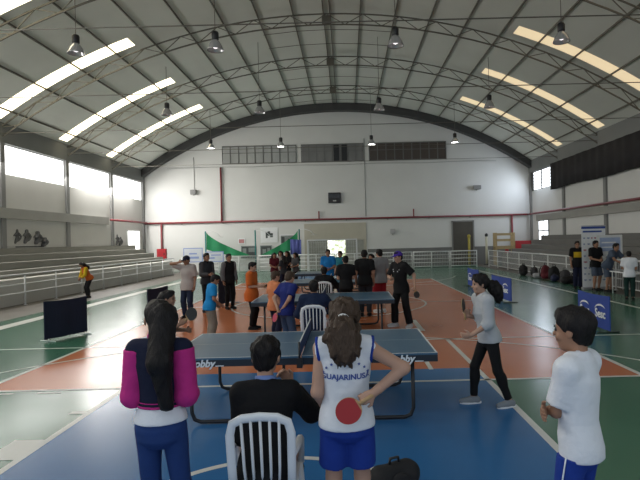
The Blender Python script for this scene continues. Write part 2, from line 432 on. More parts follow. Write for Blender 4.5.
        def arm_prims(sd, fr, extra=0.0):
            out = []
            if fr <= 1.0:
                d = unit(E[sd]-Sh[sd]); hp = Sh[sd]+(E[sd]-Sh[sd])*fr
                out.append(P_cone(Sh[sd], E[sd], .0325*h*b_+c+extra, (.027 if fr > .9 else .034)*h*b_+c+extra, cuts=((d, hp),)))
            else:
                d = unit(W[sd]-E[sd]); hp = E[sd]+(W[sd]-E[sd])*(fr-1)
                out.append(P_cone(Sh[sd], E[sd], .0325*h*b_+c+extra, .026*h*b_+c+extra))
                out.append(P_cone(E[sd], W[sd], .027*h*b_+c+extra, .021*h*b_+c*.8+extra, cuts=((d, hp),)))
            return out
        if t.get('cap_sleeve'):
            for sd in (1, -1):
                for pr in arm_prims(sd, t['cap_sleeve']): f.add(pr, .02*h)
        if sl > 0 and not scol:
            for sd in (1, -1):
                for pr in arm_prims(sd, sl): f.add(pr, .02*h)
        f.cut(-u, P+u*hem)
        # neckline
        neck = t.get('neck', .328 if t.get('collar_mat') else .342)
        f.cut(unit(u+fc*.22), P+u*neck*h)
        nr = t.get('neck_r', .037)*h
        f.subtract(P_cone(Nb-u*.004*h+f0*.006*h, Nb+u*.1*h+f0*.02*h, nr, nr))
        if sl == 0 or (scol and sl < .5):
            for sd in (1, -1) if t.get('armhole') else ():
                mb = MB(); c0 = Sh[sd]+rc*sd*.013*h-u*.006*h; a1 = unit(u+rc*sd*.12); a2 = fc
                mb.tube([c0+a1*math.cos(q)*.047*h+a2*math.sin(q)*.040*h for q in np.linspace(0, 2*math.pi, 24, endpoint=False)], .0075*h, 8, closed=True); holes.append(mb)
            for sd in (1, -1): f.subtract(P_cone(Sh[sd]+rc*sd*.066*h+u*.06*h, Sh[sd]+rc*sd*.062*h-u*.045*h, .050*h, .050*h))
        if t.get('wob', True): f.wobble(.0025*h/1.6, 31/h, 27/h, 22/h, random.uniform(0, 6))
        o = mesh_obj(name, mesh_from([f.verts_faces()], name), t['mat'], root, True)
        if scol:
            for sd in (1, -1):
                q = [Sh[sd], E[sd], W[sd]]
                g = Field(np.min(q, 0)-.09*h, np.max(q, 0)+.09*h, t.get('vox', vox))
                for pr in arm_prims(sd, sl, t.get('sleeve_fit', .001)*h): g.add(pr, .012*h)
                if t.get('sleeve_from'): 
                    d = unit(E[sd]-Sh[sd]); g.cut(-d, Sh[sd]+d*t['sleeve_from']*h)
                g.wobble(.003*h/1.6, 60/h, 50/h, 55/h, random.uniform(0, 6))
                so = mesh_obj('sleeve', mesh_from([g.verts_faces()], 'sleeve'), scol, o, True, t.get('sleeve_label'))
        for mb in holes: mb.build('armhole_trim', t['armhole'], o, 'blue armhole trim')
        for s0, s1, bm_ in t.get('bands', ()):
            g = Field(lo, hi, t.get('vox', vox)); ex = .0035*h
            g.add(P_torso(P, RT, Sc, RXc+ex, RYc+ex, YC, tw), 0); g.cut(u, P+u*s1*h); g.cut(-u, P+u*s0*h)
            mesh_obj('hem_band', mesh_from([g.verts_faces()], 'hem_band'), bm_, o, True, t.get('band_label'))
        if t.get('collar_mat'):
            g = Field(Nb-.09*h, Nb+.09*h, t.get('vox', vox)*.7)
            cw = t.get('collar_r', .043)*h
            g.add(P_cone(Nb-u*.012*h, Nb+u*.046*h-f0*.004*h, cw, cw*.92, cuts=((u, Nb+u*.042*h), (-u, Nb-u*.014*h))), 0)
            mesh_obj('collar', mesh_from([g.verts_faces()], 'collar'), t['collar_mat'], o, True, t.get('collar_label'))
        info[name] = o
        return o
    if under: top_mesh(under, under.get('name', 'undershirt'))
    if top: top_mesh(top, top.get('name', 'shirt'))
    if bottom:
        c = bottom.get('fit', .008)*h; ln = bottom.get('len', 2.0); f = Field(lo, hi, bottom.get('vox', vox))
        waist = ((under or top or {}).get('hem', -.055)+.014)*h
        RXc, RYc = RX+c*.5, RY+c*.5
        f.add(P_torso(P, RT, S, RXc, RYc, YC, tw), 0)
        for sd in (1, -1):
            if ln <= 1.0:
                d = unit(K[sd]-Hp[sd]); hp = Hp[sd]+(K[sd]-Hp[sd])*ln
                f.add(P_cone(Hp[sd], K[sd], .047*h*b_+c, .044*h*b_+c*1.4, cuts=((d, hp),)), .010*h)
            else:
                f.add(P_cone(Hp[sd], K[sd], .046*h*b_+c, .033*h*b_+c), .010*h)
                d = unit(An[sd]-K[sd]); hp = K[sd]+(An[sd]-K[sd])*min(ln-1, .97)
                f.add(P_cone(K[sd], An[sd], .033*h*b_+c, .024*h*b_+c*bottom.get('hemw', 1.0), cuts=((d, hp),)), .012*h)
                cm = K[sd]*0.68+An[sd]*0.32-toe[sd]*0.008*h
                f.add(P_ell(cm, (.031*h*b_+c*.7, .033*h*b_+c*.7, .06*h)), .02*h)
        f.cut(u, P+u*waist)
        f.wobble(.0025*h/1.6, 40/h, 37/h, 30/h, random.uniform(0, 6))
        o = mesh_obj(bottom.get('name', 'trousers'), mesh_from([f.verts_faces()], 'trousers'), bottom['mat'], root, True)
        if bottom.get('stripe'):
            for sd in (1, -1):
                mb = MB(); pts = []
                for q0, q1, ra, rb in ((Hp[sd], K[sd], .046*h*b_+c, .033*h*b_+c), (K[sd], An[sd], .033*h*b_+c, .024*h*b_+c)):
                    for t in np.linspace(0.05, .95, 8): pts.append(q0+(q1-q0)*t+r0*sd*(ra+(rb-ra)*t+.003*h))
                mb.tube(pts, .0028*h, 6); mb.build('side_stripe', bottom['stripe'], o)
    if shoes:
        for sd in (1, -1):
            a0 = An[sd]; t_ = toe[sd]; s0 = np.cross(t_, [0, 0, 1.0])
            zb = max(a0[2]-.045*h, 0.0)
            g = Field(a0-.15*h, a0+.15*h, max(min(vox, .012)*.8, .006))
            hl = A3((a0[0], a0[1], zb+.026*h))-t_*.022*h
            g.add(P_cone(hl, hl+t_*.045*h+np.array((0, 0, -.002*h)), .026*h, .026*h), 0)
            g.add(P_cone(hl+t_*.045*h, hl+t_*.115*h-np.array((0, 0, .006*h)), .027*h, .020*h), .01*h)
            g.add(P_cone(hl, a0+np.array((0, 0, .008*h)), .025*h, .026*h), .012*h)
            g.cut((0, 0, -1), (0, 0, zb+.008*h)); g.cut((0, 0, 1), (0, 0, a0[2]+.012*h))
            so = mesh_obj('shoe', mesh_from([g.verts_faces()], 'shoe'), shoes[0], root, True)
            mb = MB(); n = 20; loop = []
            for i in range(n):
                an = 2*math.pi*i/n; cx = math.cos(an); sx = math.sin(an)
                wv = (.031 if cx > 0 else .027)*h
                pt = hl+t_*(.046*h+cx*.084*h)+s0*sx*wv; loop.append(pt)
            vs = [(p[0], p[1], zb) for p in loop]+[(p[0], p[1], zb+.013*h) for p in loop]
            mb.add(vs, [tuple(range(n-1, -1, -1)), tuple(range(n, 2*n))]+[(i, (i+1) % n, n+(i+1) % n, n+i) for i in range(n)])
            mb.build('sole', shoes[1], so)
    # ---- hair
    if hair:
        st_ = hair.get('style', 'short'); hv = hair.get('vox', max(min(vox, .010), .006)); hm = hair.get('mat', M_hair)
        ln = hair.get('len', .2)*h
        hlo = Hc-HH*.9-np.array((0, 0, ln)); hhi = Hc+HH*.9
        if st_ == 'long' or st_ == 'pony': hlo = hlo-.05*h; hhi = hhi+.05*h
        g = Field(hlo, hhi, hv); vol = hair.get('vol', 1.0)
        dn = unit(Rh[1]*.746-Rh[2]*.666)
        pk = hd((0, .33+.02, .29))
        g.add(P_ell(hd((0, -.065, .15)), A3((.375*vol, .455*vol, .405*vol))*HH, Rh, cuts=((dn, pk),)), 0)
        g.add(P_ell(hd((0, .10, .42)), A3((.28, .27, .13*vol))*HH, Rh), .06*HH)
        if st_ == 'short':
            g.add(P_ell(hd((0, -.24, -.12)), A3((.30, .20, .25))*HH, Rh, cuts=((-Rh[2], hd((0, 0, -.36))),)), .08*HH)
        back = -f0
        if st_ == 'long':
            base = hd((0, -.30, .05)); wd = hair.get('w', .055)*h
            q0 = base+rc*hair.get('off', 0)*h*.5; of = rc*hair.get('off', 0)*h; q1 = P+u*.26*h-fc*(.085*h*b_+.02*h)+of; q2 = q1-u*max(ln-.10*h, .02*h)+fc*.012*h+of*.6
            for off in (-.8, 0, .8):
                s_ = rc*off*wd
                g.add(P_cone(q0+s_*.9, q1+s_, .036*h, .029*h), .03*h); g.add(P_cone(q1+s_, q2+s_*.65, .029*h, .015*h), .02*h)
            if hair.get('sides', True):
                for sd in (1, -1):
                    g.add(P_cone(hd((sd*.30, -.12, .1)), hd((sd*.33, -.20, -.55)), .10*HH, .14*HH), .05*HH)
        if st_ == 'pony':
            tie = hd((0, -.06-.44*vol, hair.get('tie', .10)))
            pts = hair['pts']; cur = tie; rads = hair['rads']
            prev = hd((0, -.3, hair.get('tie', .10)+.05))
            rp = .18*HH
            for p, rd in zip([(0, 0, 0)]+pts, [.12*HH/h]+rads):
                q = tie+(r0*p[0]-f0*p[1]+A3((0, 0, 1))*p[2])*h
                g.add(P_cone(prev, q, rp, rd*h), .012*h); prev = q; rp = rd*h
            for i in range(hair.get('curls', 0)):
                j = random.randrange(1, len(pts)); a_, b__ = A3(pts[j-1]), A3(pts[j]); t = random.random(); p = a_*(1-t)+b__*t
                an = random.uniform(0, 2*math.pi); rr = rads[j]*.95
                q = tie+(r0*(p[0]+math.cos(an)*rr)-f0*(p[1]+math.sin(an)*rr)+A3((0, 0, 1))*p[2])*h
                e = q+A3((random.uniform(-.012, .012), random.uniform(-.012, .012), random.uniform(-.03, -.012)))*h
                g.add(P_cone(q, e, .010*h, .007*h), .006*h)
            info['tie'] = tie
        wa = hair.get('wave', .04)*HH
        g.wobble(wa, 16/HH, 15/HH, 7/HH, 1.3); g.wobble(wa*.6, 31/HH, 33/HH, 11/HH, 2.1)
        ho = mesh_obj('hair', mesh_from([g.verts_faces()], 'hair'), hm, root, True)
        info['hair'] = ho
        if hair.get('band'):
            mb = MB(); tie = info['tie']; nb = 16; bx = r0; bz = A3((0, 0, 1))
            mb.tube([tie+(bx*math.cos(2*math.pi*i/nb)*.15*HH+bz*math.sin(2*math.pi*i/nb)*.15*HH)-f0*.02*HH for i in range(nb)], .05*HH, 8, closed=True)
            mb.build('hair_tie', hair['band'], ho)
    if cap:
        g = Field(Hc-HH*.9, Hc+HH*1.1, max(min(vox, .010), .006))
        g.add(P_ell(hd((0, -.05, .17)), A3((.40, .47, .43))*HH, Rh, cuts=((-Rh[2]+Rh[1]*.12, hd((0, 0, .14))),)), 0)
        br = []
        g.add(P_ell(hd((0, .52, .15)), A3((.30, .34, .035))*HH, Rh), .03*HH)
        g.add(P_ell(hd((0, -.05, .60)), A3((.04, .04, .03))*HH, Rh), .01*HH)
        mesh_obj('cap', mesh_from([g.verts_faces()], 'cap'), cap, root, True, 'peaked cap')
    if face:
        for sd in (1, -1):
            mb = MB(); bm = bmesh.new(); bmesh.ops.create_uvsphere(bm, u_segments=10, v_segments=8, radius=.05*HH)
            bm.verts.index_update(); c = hd((sd*.145, .325, .03))
            mb.add([Vector(c)+v.co for v in bm.verts], [[v.index for v in f.verts] for f in bm.faces], 0, True); bm.free()
            mb.build('eye', M_eye, root)
            mb = MB(); mb.tube([hd((sd*.08, .385, .10)), hd((sd*.15, .375, .125)), hd((sd*.22, .335, .10))], .014*HH, 6); mb.build('eyebrow', hair.get('mat', M_hair) if hair else M_hair, root)
        mb = MB(); mb.tube([hd((-.10, .375, -.235)), hd((0, .405, -.228)), hd((.10, .375, -.235))], [.012*HH, .022*HH, .012*HH], 6); mb.build('mouth', M_lip, root)
    return info

def world_of(info, p):
    ro = info['root']; return Matrix.Translation(ro.location) @ Matrix.Rotation(ro.rotation_euler.z, 4, 'Z') @ Vector(p)
def project_print(info, garment, me, origin, xdir, ydir, m, name, off=.004):
    """lays a flat lettering mesh onto the garment by casting along its normal; coordinates are the person's own"""
    g = info[garment]; bvh = BVHTree.FromPolygons([v.co for v in g.data.vertices], [tuple(p.vertices) for p in g.data.polygons])
    x = Vector(xdir).normalized(); y = Vector(ydir).normalized(); n = x.cross(y)
    for v in me.vertices:
        p = Vector(origin)+x*v.co.x+y*v.co.y
        hit = bvh.ray_cast(p+n*0.5, -n)
        v.co = (hit[0]+n*(off+v.co.z)) if hit[0] else p
    me.materials.clear()
    return mesh_obj(name, me, m, g)

# ================================================================== THE HALL
XL, XR, YB, YF = -14.8, 13.5, 38.0, -1.0
BAYS = [11.8, 17.1, 22.35, 27.55, 32.75, 37.85]
def court():
    cols = [floor_mat('floor_green', (0.050, 0.150, 0.095), .20, .12, .22), floor_mat('floor_orange', (0.46, 0.150, 0.065)),
            floor_mat('floor_blue', (0.032, 0.135, 0.320)), floor_mat('floor_line', (0.60, 0.60, 0.56), 0.3, 0.1), floor_mat('floor_concrete', (0.15, 0.138, 0.122), .5, .15, .1)]
    mb = MB(); mb.box(XL-.2, XR+.2, YF, YB+.2, -0.2, 0, 0)
    cx = -0.6
    def rect(x0, x1, y0, y1, z, mi): mb.add([(x0, y0, z), (x1, y0, z), (x1, y1, z), (x0, y1, z)], [(0, 1, 2, 3)], mi)
    def arc(cx_, cy, r, a0, a1, w_=.06, z=.004, n=64, mi=3):
        vs = []
        for i in range(n+1):
            a = a0+(a1-a0)*i/n
            for q in (r-w_/2, r+w_/2): vs.append((cx_+q*math.cos(a), cy+q*math.sin(a), z))
        mb.add(vs, [(2*i, 2*i+1, 2*i+3, 2*i+2) for i in range(n)], mi)
    rect(-5.22, 4.1, 7.30, 25.6, .001, 1)
    rect(-3.13, 1.92, YF, 7.95, .002, 2); rect(-3.13, 1.92, 24.9, 31.8, .002, 2)
    L = .004; rect(-12.0, -9.5, YF, 37.9, .001, 4); rect(8.9, 10.1, YF, 37.9, .001, 4)
    for x0, x1, y0, y1 in ((-3.19, -3.11, YF, 7.3), (1.88, 1.96, YF, 10.2), (-5.22, 4.15, 7.23, 7.30), (4.1, 7.7, 7.02, 7.09),
                           (-9, 7.7, 10.22, 10.29), (-5.25, -5.17, 7.3, 25.6), (4.06, 4.14, 7.3, 25.6), (-5.22, 4.1, 25.55, 25.62),
                           (-8.95, -8.55, YF, 33.5), (7.68, 7.8, YF, 33.5), (-5.2, 4.1, 16.3, 16.36), (1.20, 1.27, 7.9, 8.6), (1.52, 1.64, 11.2, 12.75),  # left sideline drawn extra wide, the floor glare beside it painted in
                           (-3.5, -3.19, 4.9, 5.4), (-3.38, -3.19, 6.2, 6.3), (-8.9, 7.7, 33.4, 33.5), (-5.2, 4.1, 22.3, 22.36)):
        rect(x0, x1, y0, y1, L, 3)
    for x in (-6.3, -5.6, -4.95, -4.3): rect(x, x+.33, 7.10, 7.15, L, 3)
    for x in (4.5, 5.3, 6.1): rect(x, x+.3, 6.72, 6.77, L, 3)
    arc(cx, 4.45, 6.35, R(14), R(166)); arc(cx, 3.55, 1.25, R(5), R(175), .07); arc(cx, 16.35, 3.0, 0, 2*math.pi)
    arc(cx, 28.5, 6.35, R(194), R(346))
    struct('floor', mb, cols)
court()

# roof: shallow gothic arc
RR, RCX, RTOP = 24.28, -0.65, 11.9
def roof_z(x, top=RTOP, rr=RR): return top-rr+math.sqrt(rr*rr-(x-RCX)**2)
NX = 40
xs = [XL-.2+(XR-XL+.4)*i/NX for i in range(NX+1)]
mb = MB()
for i in range(NX):
    a, b = xs[i], xs[i+1]; za, zb = roof_z(a), roof_z(b)
    vs = [(a, YF, za), (b, YF, zb), (b, YB+.2, zb), (a, YB+.2, za), (a, YF, za+.12), (b, YF, zb+.12), (b, YB+.2, zb+.12), (a, YB+.2, za+.12)]
    mb.add(vs, [(0, 3, 2, 1), (4, 5, 6, 7), (0, 1, 5, 4), (3, 7, 6, 2)]+([(0, 4, 7, 3)] if i == 0 else [])+([(1, 2, 6, 5)] if i == NX-1 else []))
mb.build('ceiling', M_roof)['kind'] = 'structure'
ceil = bpy.data.objects['ceiling']
px = [RCX-.14, RCX+.14]+[RCX+s*(1.45+1.5*i) for s in (1, -1) for i in range(9)]
for x in px:
    if not XL+.2 < x < XR-.2: continue
    z = roof_z(x); mb = MB(); mb.box(x-.02, x+.02, YF+.1, YB-.1, z-.085, z-.012)
    mb.build('purlin', M_steel, ceil)
# a few thin sag rods between the purlins close to the ridge
for k in range(len(BAYS)-1):
    for f in (.35, .68):
        y = BAYS[k]+(BAYS[k+1]-BAYS[k])*f; mb = MB()
        mb.tube([(RCX+dx, y, roof_z(RCX+dx)-.1) for dx in (-3, -1.5, 0, 1.5, 3)], .014, 6); mb.build('sag_rod', M_steel, ceil)
# skylight strips
def skylight(n, x0, x1, y0, y1, m, label):
    mb = MB(); N = 12
    for i in range(N):
        a = x0+(x1-x0)*i/N; b = x0+(x1-x0)*(i+1)/N
        za, zb = roof_z(a)-.012, roof_z(b)-.012
        mb.add([(a, y0, za), (b, y0, zb), (b, y1, zb), (a, y1, za), (a, y0, za+.01), (b, y0, zb+.01), (b, y1, zb+.01), (a, y1, za+.01)],
               [(0, 3, 2, 1), (4, 5, 6, 7), (0, 1, 5, 4), (3, 7, 6, 2)]+([(0, 4, 7, 3)] if i == 0 else [])+([(1, 2, 6, 5)] if i == N-1 else []))
    o = mb.build('window_%d' % n, m); tag(o, label, None, None, 'structure')
M_skyL = mat('skylight_bright', (0.8, 0.75, 0.6), 0.6, 0.03, 2, emit=(1.0, 0.88, 0.60), es=SKY_L)
M_skyFill = mat('skylight_fill', (0.8, 0.78, 0.7), 0.6, 0.03, 2, emit=(1.0, 0.97, 0.90), es=14.0)  # unseen strips nearer the camera, glow boosted to add fill light
M_skyR = mat('skylight_tan', (0.6, 0.5, 0.35), 0.6, 0.03, 2, emit=(1.0, 0.80, 0.50), es=SKY_R)
wn = 1
for k, b in enumerate([BAYS[1], BAYS[2], BAYS[3], BAYS[4], 11.8, 6.5, 1.6]):  # bays nearer the camera are out of view, added for fill
    skylight(wn, -14.55, -8.8-.5*(k == 0), b-1.05, b-.28, M_skyL if k < 4 else M_skyFill, 'bright translucent roof strip on the left slope'); wn += 1
    skylight(wn, 7.25, 13.25, b-1.1, b-.35, M_skyR, 'tan translucent roof strip on the right slope'); wn += 1

# trusses
def truss(y, label):
    t = empty('roof_truss', label, 'truss', (0, y, roof_z(XL)-.6))
    t['group'] = 'roof trusses'
    oz = t.location.z
    lowz = lambda x: roof_z(x, 11.28)
    X = [XL+.02+(XR-XL-.04)*i/36 for i in range(37)]
    up = [(x, 0, roof_z(x)-.16-oz) for x in X]; dn = [(x, 0, lowz(x)-oz) for x in X]
    mb = MB(); mb.tube(up, .034, 4); mb.build('top_chord', M_steel, t)
    mb = MB(); mb.tube(dn, .036, 4); mb.build('bottom_chord', M_steel, t)
    mb = MB()
    for i in range(0, 36):
        a, b = (up[i], dn[i+1]) if i % 2 == 0 else (dn[i], up[i+1]); mb.tube([a, b], .019, 4)
    mb.build('lattice', M_steel, t)
    mb = MB(); mb.tube([(XL+.05, 0, 6.95-oz), (XR-.05, 0, 6.95-oz)], .015, 6); mb.build('tie_rod', M_steel, t)
    mb = MB(); mb.box(RCX-.2, RCX+.2, -.06, .06, 11.30-oz, 11.66-oz); mb.build('ridge_joint', M_steel, t)
for y, n in zip(BAYS[:5], ('nearest', 'second nearest', 'third nearest', 'fourth nearest', 'farthest')):
    truss(y-.0, 'dark lattice steel roof truss, %s of five before the end arch' % n)
# dark solid end arch against the back wall
mb = MB(); X = [XL+.02+(XR-XL-.04)*i/36 for i in range(37)]
for i in range(36):
    a, b = X[i], X[i+1]
    z = [roof_z(a, 11.36), roof_z(b, 11.36), roof_z(b)-.02, roof_z(a)-.02]
    vs = [(a, 37.35, z[0]), (b, 37.35, z[1]), (b, 37.35, z[2]), (a, 37.35, z[3]), (a, 37.95, z[0]), (b, 37.95, z[1]), (b, 37.95, z[2]), (a, 37.95, z[3])]
    mb.add(vs, [(0, 1, 2, 3), (5, 4, 7, 6), (0, 4, 5, 1)]+([(0, 3, 7, 4)] if i == 0 else [])+([(1, 5, 6, 2)] if i == 35 else []))
struct('trim_1', mb, M_steel2)

# back wall with its gothic top
mb = MB(); N = 40
for i in range(N):
    a = XL-.2+(XR-XL+.4)*i/N; b = XL-.2+(XR-XL+.4)*(i+1)/N; za, zb = roof_z(a)-.01, roof_z(b)-.01
    vs = [(a, YB, 0), (b, YB, 0), (b, YB, zb), (a, YB, za), (a, YB+.2, 0), (b, YB+.2, 0), (b, YB+.2, zb), (a, YB+.2, za)]
    mb.add(vs, [(0, 1, 2, 3), (5, 4, 7, 6), (3, 2, 6, 7)])
struct('wall_back', mb, M_wall)
mb = MB(); mb.box(1.5, XR, YB-.02, YB-.002, 0, 1.3); struct('baseboard_back', mb, M_wains)

# long high window strip in the back wall
M_pg = [mat('pane_light_grey', (0.36, 0.37, 0.36), 0.25, 0.25, 0.7), mat('pane_grey', (0.20, 0.20, 0.195), 0.25, 0.3, 0.9), mat('pane_brown', (0.075, 0.06, 0.052), 0.25, 0.25, 1.2)]  # light grey of the left panes has reflected light put into it
M_fr = mat('window_frame_grey', (0.13, 0.13, 0.125), 0.5, 0.05, 3)
for gi, (x0, x1, n) in enumerate(((-8.97, -3.55, 9), (-3.2, 1.35, 8), (1.75, 7.4, 9))):
    f = MB(); zb, zt = 7.72, 9.05
    f.box(x0, x1, YB-.06, YB-.004, zt-.07, zt); f.box(x0, x1, YB-.06, YB-.004, zb, zb+.07)
    for i in range(n+1):
        x = x0+(x1-x0)*i/n; f.box(max(x-.035, x0), min(x+.035, x1), YB-.055, YB-.004, zb, zt)
    f.box(x0, x1, YB-.05, YB-.004, 8.5, 8.54)
    fo = f.build('window_%d' % wn, M_fr); tag(fo, None, None, None, 'structure'); wn += 1
    p = MB(); p.box(x0+.05, x1-.05, YB-.03, YB-.006, zb+.05, zt-.05); p.build('pane', M_pg[gi], fo)
    if gi == 1:
        p = MB()
        for x in (-.62, -.05): p.box(x-.2, x+.2, YB-.052, YB-.008, zb+.08, zt-.08)
        p.build('open_vent', M_black, fo)

# left wall
def wall_side(nm, x, sgn, m):
    mb = MB(); xa, xb = sorted((x, x-.2*sgn))
    mb.box(xa, xb, YF, YB, 0, 5.2)
    mb.box(xa, xb, YF, 33.6 if sgn < 0 else 11.8, 5.2, 6.6)
    struct(nm, mb, m)
    mb = MB(); xa, xb = sorted((x-.2*sgn, x+.12*sgn)); mb.box(xa, xb, YF, YB, 6.55, 7.42); return mb
b = wall_side('wall_left', XL, 1, M_wallL); struct('trim_2', b, M_beam)
b = wall_side('wall_right', XR, -1, M_wall); struct('trim_3', b, M_beam)
mb = MB(); mb.box(XL, XL+.14, YF, 32.1, 3.3, 3.75); struct('trim_4', mb, M_conc)
mb = MB(); mb.box(XR-.16, XR, YF, 36.6, 3.02, 3.42); struct('trim_5', mb, M_conc)
tn = 6
for y in BAYS:
    for x, s in ((XL, 1), (XR, -1)):
        y2 = y-(.6 if s < 0 and y < 37 else 0)
        xa, xb = sorted((x, x+.10*s)); mb = MB(); mb.box(xa, xb, y2-.14, y2+.14, 0, 6.56); struct('trim_%d' % tn, mb, M_col); tn += 1
# clerestory on the left: panes between the columns
M_glow = mat('overexposed_window_pane', (0.9, 0.9, 0.9), 0.4, 0.02, 1, emit=(1.0, 0.99, 0.97), es=WIN_L)
M_glowR = mat('daylit_window_pane', (0.9, 0.9, 0.9), 0.4, 0.02, 1, emit=(0.88, 0.94, 1.0), es=2.0)
ye = BAYS
for i in range(len(ye)-1):
    y0, y1 = ye[i]+.15, ye[i+1]-.15
    f = MB(); xw = XL-.12
    f.box(xw, xw+.08, y0-.14, y1+.14, 5.2, 5.25); f.box(xw, xw+.08, y0-.14, y1+.14, 6.5, 6.55)
    f.box(xw, xw+.08, y0-.14, y0, 5.25, 6.5); f.box(xw, xw+.08, y1, y1+.14, 5.25, 6.5)
    fo = struct('window_%d' % wn, f, M_white); wn += 1
    p = MB(); p.box(xw+.02, xw+.05, y0, y1, 5.25, 6.5); p.build('pane', M_glow, fo)
# right rear window with louvre blades, small window below
f = MB(); y0, y1 = 33.95, 37.5; xw = XR+.02
f.box(xw, xw+.1, 33.6, y0, 5.2, 6.6); f.box(xw, xw+.1, y1, 38.0, 5.2, 6.6)
for i in range(7):
    z = 5.22+i*.215; f.box(xw-.02, xw+.05, y0, y1, z, z+.03)
f.box(xw, xw+.1, 35.9, 35.98, 5.2, 6.55)
fo = struct('window_%d' % wn, f, M_fr); wn += 1
p = MB(); p.box(xw+.06, xw+.09, y0, y1, 5.2, 6.55); p.build('pane', M_glowR, fo)
f = MB(); y0, y1 = 34.7, 36.5; xw = XR-.05
for a, b_, c, d in ((y0, y1, 1.62, 1.68), (y0, y1, 2.98, 3.04), (y0, y0+.06, 1.62, 3.0), (y1-.06, y1, 1.62, 3.0), (y0, y1, 2.28, 2.36), (35.55, 35.62, 1.62, 3.0)): f.box(xw, XR, a, b_, c, d)
fo = struct('window_%d' % wn, f, M_fr); wn += 1
p = MB(); p.box(xw+.015, XR-.005, y0+.03, y1-.03, 1.65, 3.0); p.build('pane', M_glowR, fo)
f = MB(); y0, y1 = 35.0, 37.1
for a, b_, c, d in ((y0, y1, 1.5, 1.56), (y0, y1, 2.98, 3.04), (y0, y0+.06, 1.5, 3.0), (y1-.06, y1, 1.5, 3.0)): f.box(XL, XL+.05, a, b_, c, d)
fo = struct('window_%d' % wn, f, M_white); wn += 1
p = MB(); p.box(XL+.005, XL+.03, y0+.03, y1-.03, 1.53, 3.0); p.build('pane', mat('bright_low_pane', (0.9, 0.9, 0.9), 0.4, 0.02, 1, emit=(1, 1, .97), es=1.6), fo)

# dark blackout curtain along the upper right wall
mb = MB(); n = 230; v = []; 
for i in range(n+1):
    y = 8+(33.75-8)*i/n; dx = .035*math.sin(y*7.1)+.03*math.sin(y*2.7+1)
    zb = 4.95+.03*math.sin(y*1.1); v += [(XR-.22+dx, y, zb), (XR-.20+dx*.5, y, 6.62), (XR-.16+dx*.5, y, 6.62), (XR-.18+dx, y, zb)]
fs = []
for i in range(n):
    for k in range(4): fs.append((4*i+k, 4*i+(k+1) % 4, 4*i+4+(k+1) % 4, 4*i+4+k))
mb.add(v, fs, 0, True)
tag(mb.build('blackout_curtain', mat('black_curtain', (0.022, 0.020, 0.022), 0.9, 0.2, 2)), 'long black curtain covering the upper windows of the right wall', 'curtain')

# beige boarded door with a bright opening, dark doorway
mb = MB(); M_beige = mat('beige_board', (0.48, 0.45, 0.37), 0.7, 0.06, 2)
mb.box(-3.1, 1.42, YB-.06, YB-.01, 0, 3.25)
for i in range(1, 9):
    x = -3.1+4.52*i/9; mb.box(x-.012, x+.012, YB-.075, YB-.055, 0, 3.25)
mb.box(-3.1, 1.42, YB-.08, YB-.055, 2.02, 2.08)
do = struct('door_1', mb, M_beige)
mb = MB(); mb.box(-2.95, -1.45, YB-.082, YB-.058, 0, 2.0); mb.box(-.1, 1.2, YB-.082, YB-.058, 0, 2.0); mb.build('glazed_leaf', mat('leaf_glass', (0.30, 0.30, 0.26), 0.3, 0.2, 3), do)
m = mat('sunlit_outdoors', (0.7, 0.75, 0.6), 0.6, 0.2, 4, emit=(0.93, 1.0, 0.86), es=1.3)
nt = m.node_tree; b = nt.nodes['Principled BSDF']; n_ = nt.nodes.new('ShaderNodeTexNoise'); n_.inputs['Scale'].default_value = 6; n_.inputs['Detail'].default_value = 5
rp = nt.nodes.new('ShaderNodeValToRGB'); rp.color_ramp.elements[0].position = .42; rp.color_ramp.elements[0].color = (.30, .36, .18, 1); rp.color_ramp.elements[1].position = .58; rp.color_ramp.elements[1].color = (1, 1, .95, 1)
tcn = [q for q in nt.nodes if q.type == 'TEX_COORD'][0]
nt.links.new(tcn.outputs['Object'], n_.inputs['Vector']); nt.links.new(n_.outputs['Fac'], rp.inputs['Fac']); nt.links.new(rp.outputs['Color'], b.inputs['Emission Color'])
mb = MB(); mb.box(-1.42, -.13, YB-.081, YB-.058, 0, 2.0); mb.build('open_view', m, do, 'bright daylight through the open leaf')
mb = MB(); mb.box(7.75, 9.2, YB-.03, YB-.004, 0, 3.12); d2 = struct('door_2', mb, mat('dark_doorway', (0.085, 0.078, 0.066), 0.8, 0.2, 1))
mb = MB(); mb.box(7.65, 7.75, YB-.06, YB-.004, 0, 3.2); mb.box(9.2, 9.3, YB-.06, YB-.004, 0, 3.2); mb.box(7.65, 9.3, YB-.06, YB-.004, 3.12, 3.22); mb.build('door_frame', M_col, d2)

# bleachers
def bleacher(x0, x1, y0, y1, m, label, steps=5, m2=None):
    mb = MB(); n = steps; d = (x1-x0)/n
    for i in range(n):
        xa, xb = sorted((x0+d*i, x1)); z0, z1 = (0 if i == 0 else .9+.275*(i-1)), .9+.275*i
        mb.box(xa, xb, y0, y1, z0+(.001 if i else 0), z1, 0 if i == 0 else 1)
    o = mb.build('bleacher', [m, m2 or m]); tag(o, label, 'bleacher', None, None)
bleacher(-11.65, XL+.11, YF+.05, 34.6, mat('bleacher_pale', (.55, .54, .50), .85, .1, 1.3), 'pale concrete stepped bleacher along the left wall', m2=mat('bleacher_step', (.27, .265, .235), .85, .12, 1.3))
bleacher(10.1, XR-.17, YF+.05, 34.0, mat('bleacher_grey', (0.15, 0.148, 0.14), 0.85, 0.1, 1.3), 'grey concrete stepped bleacher along the right wall')

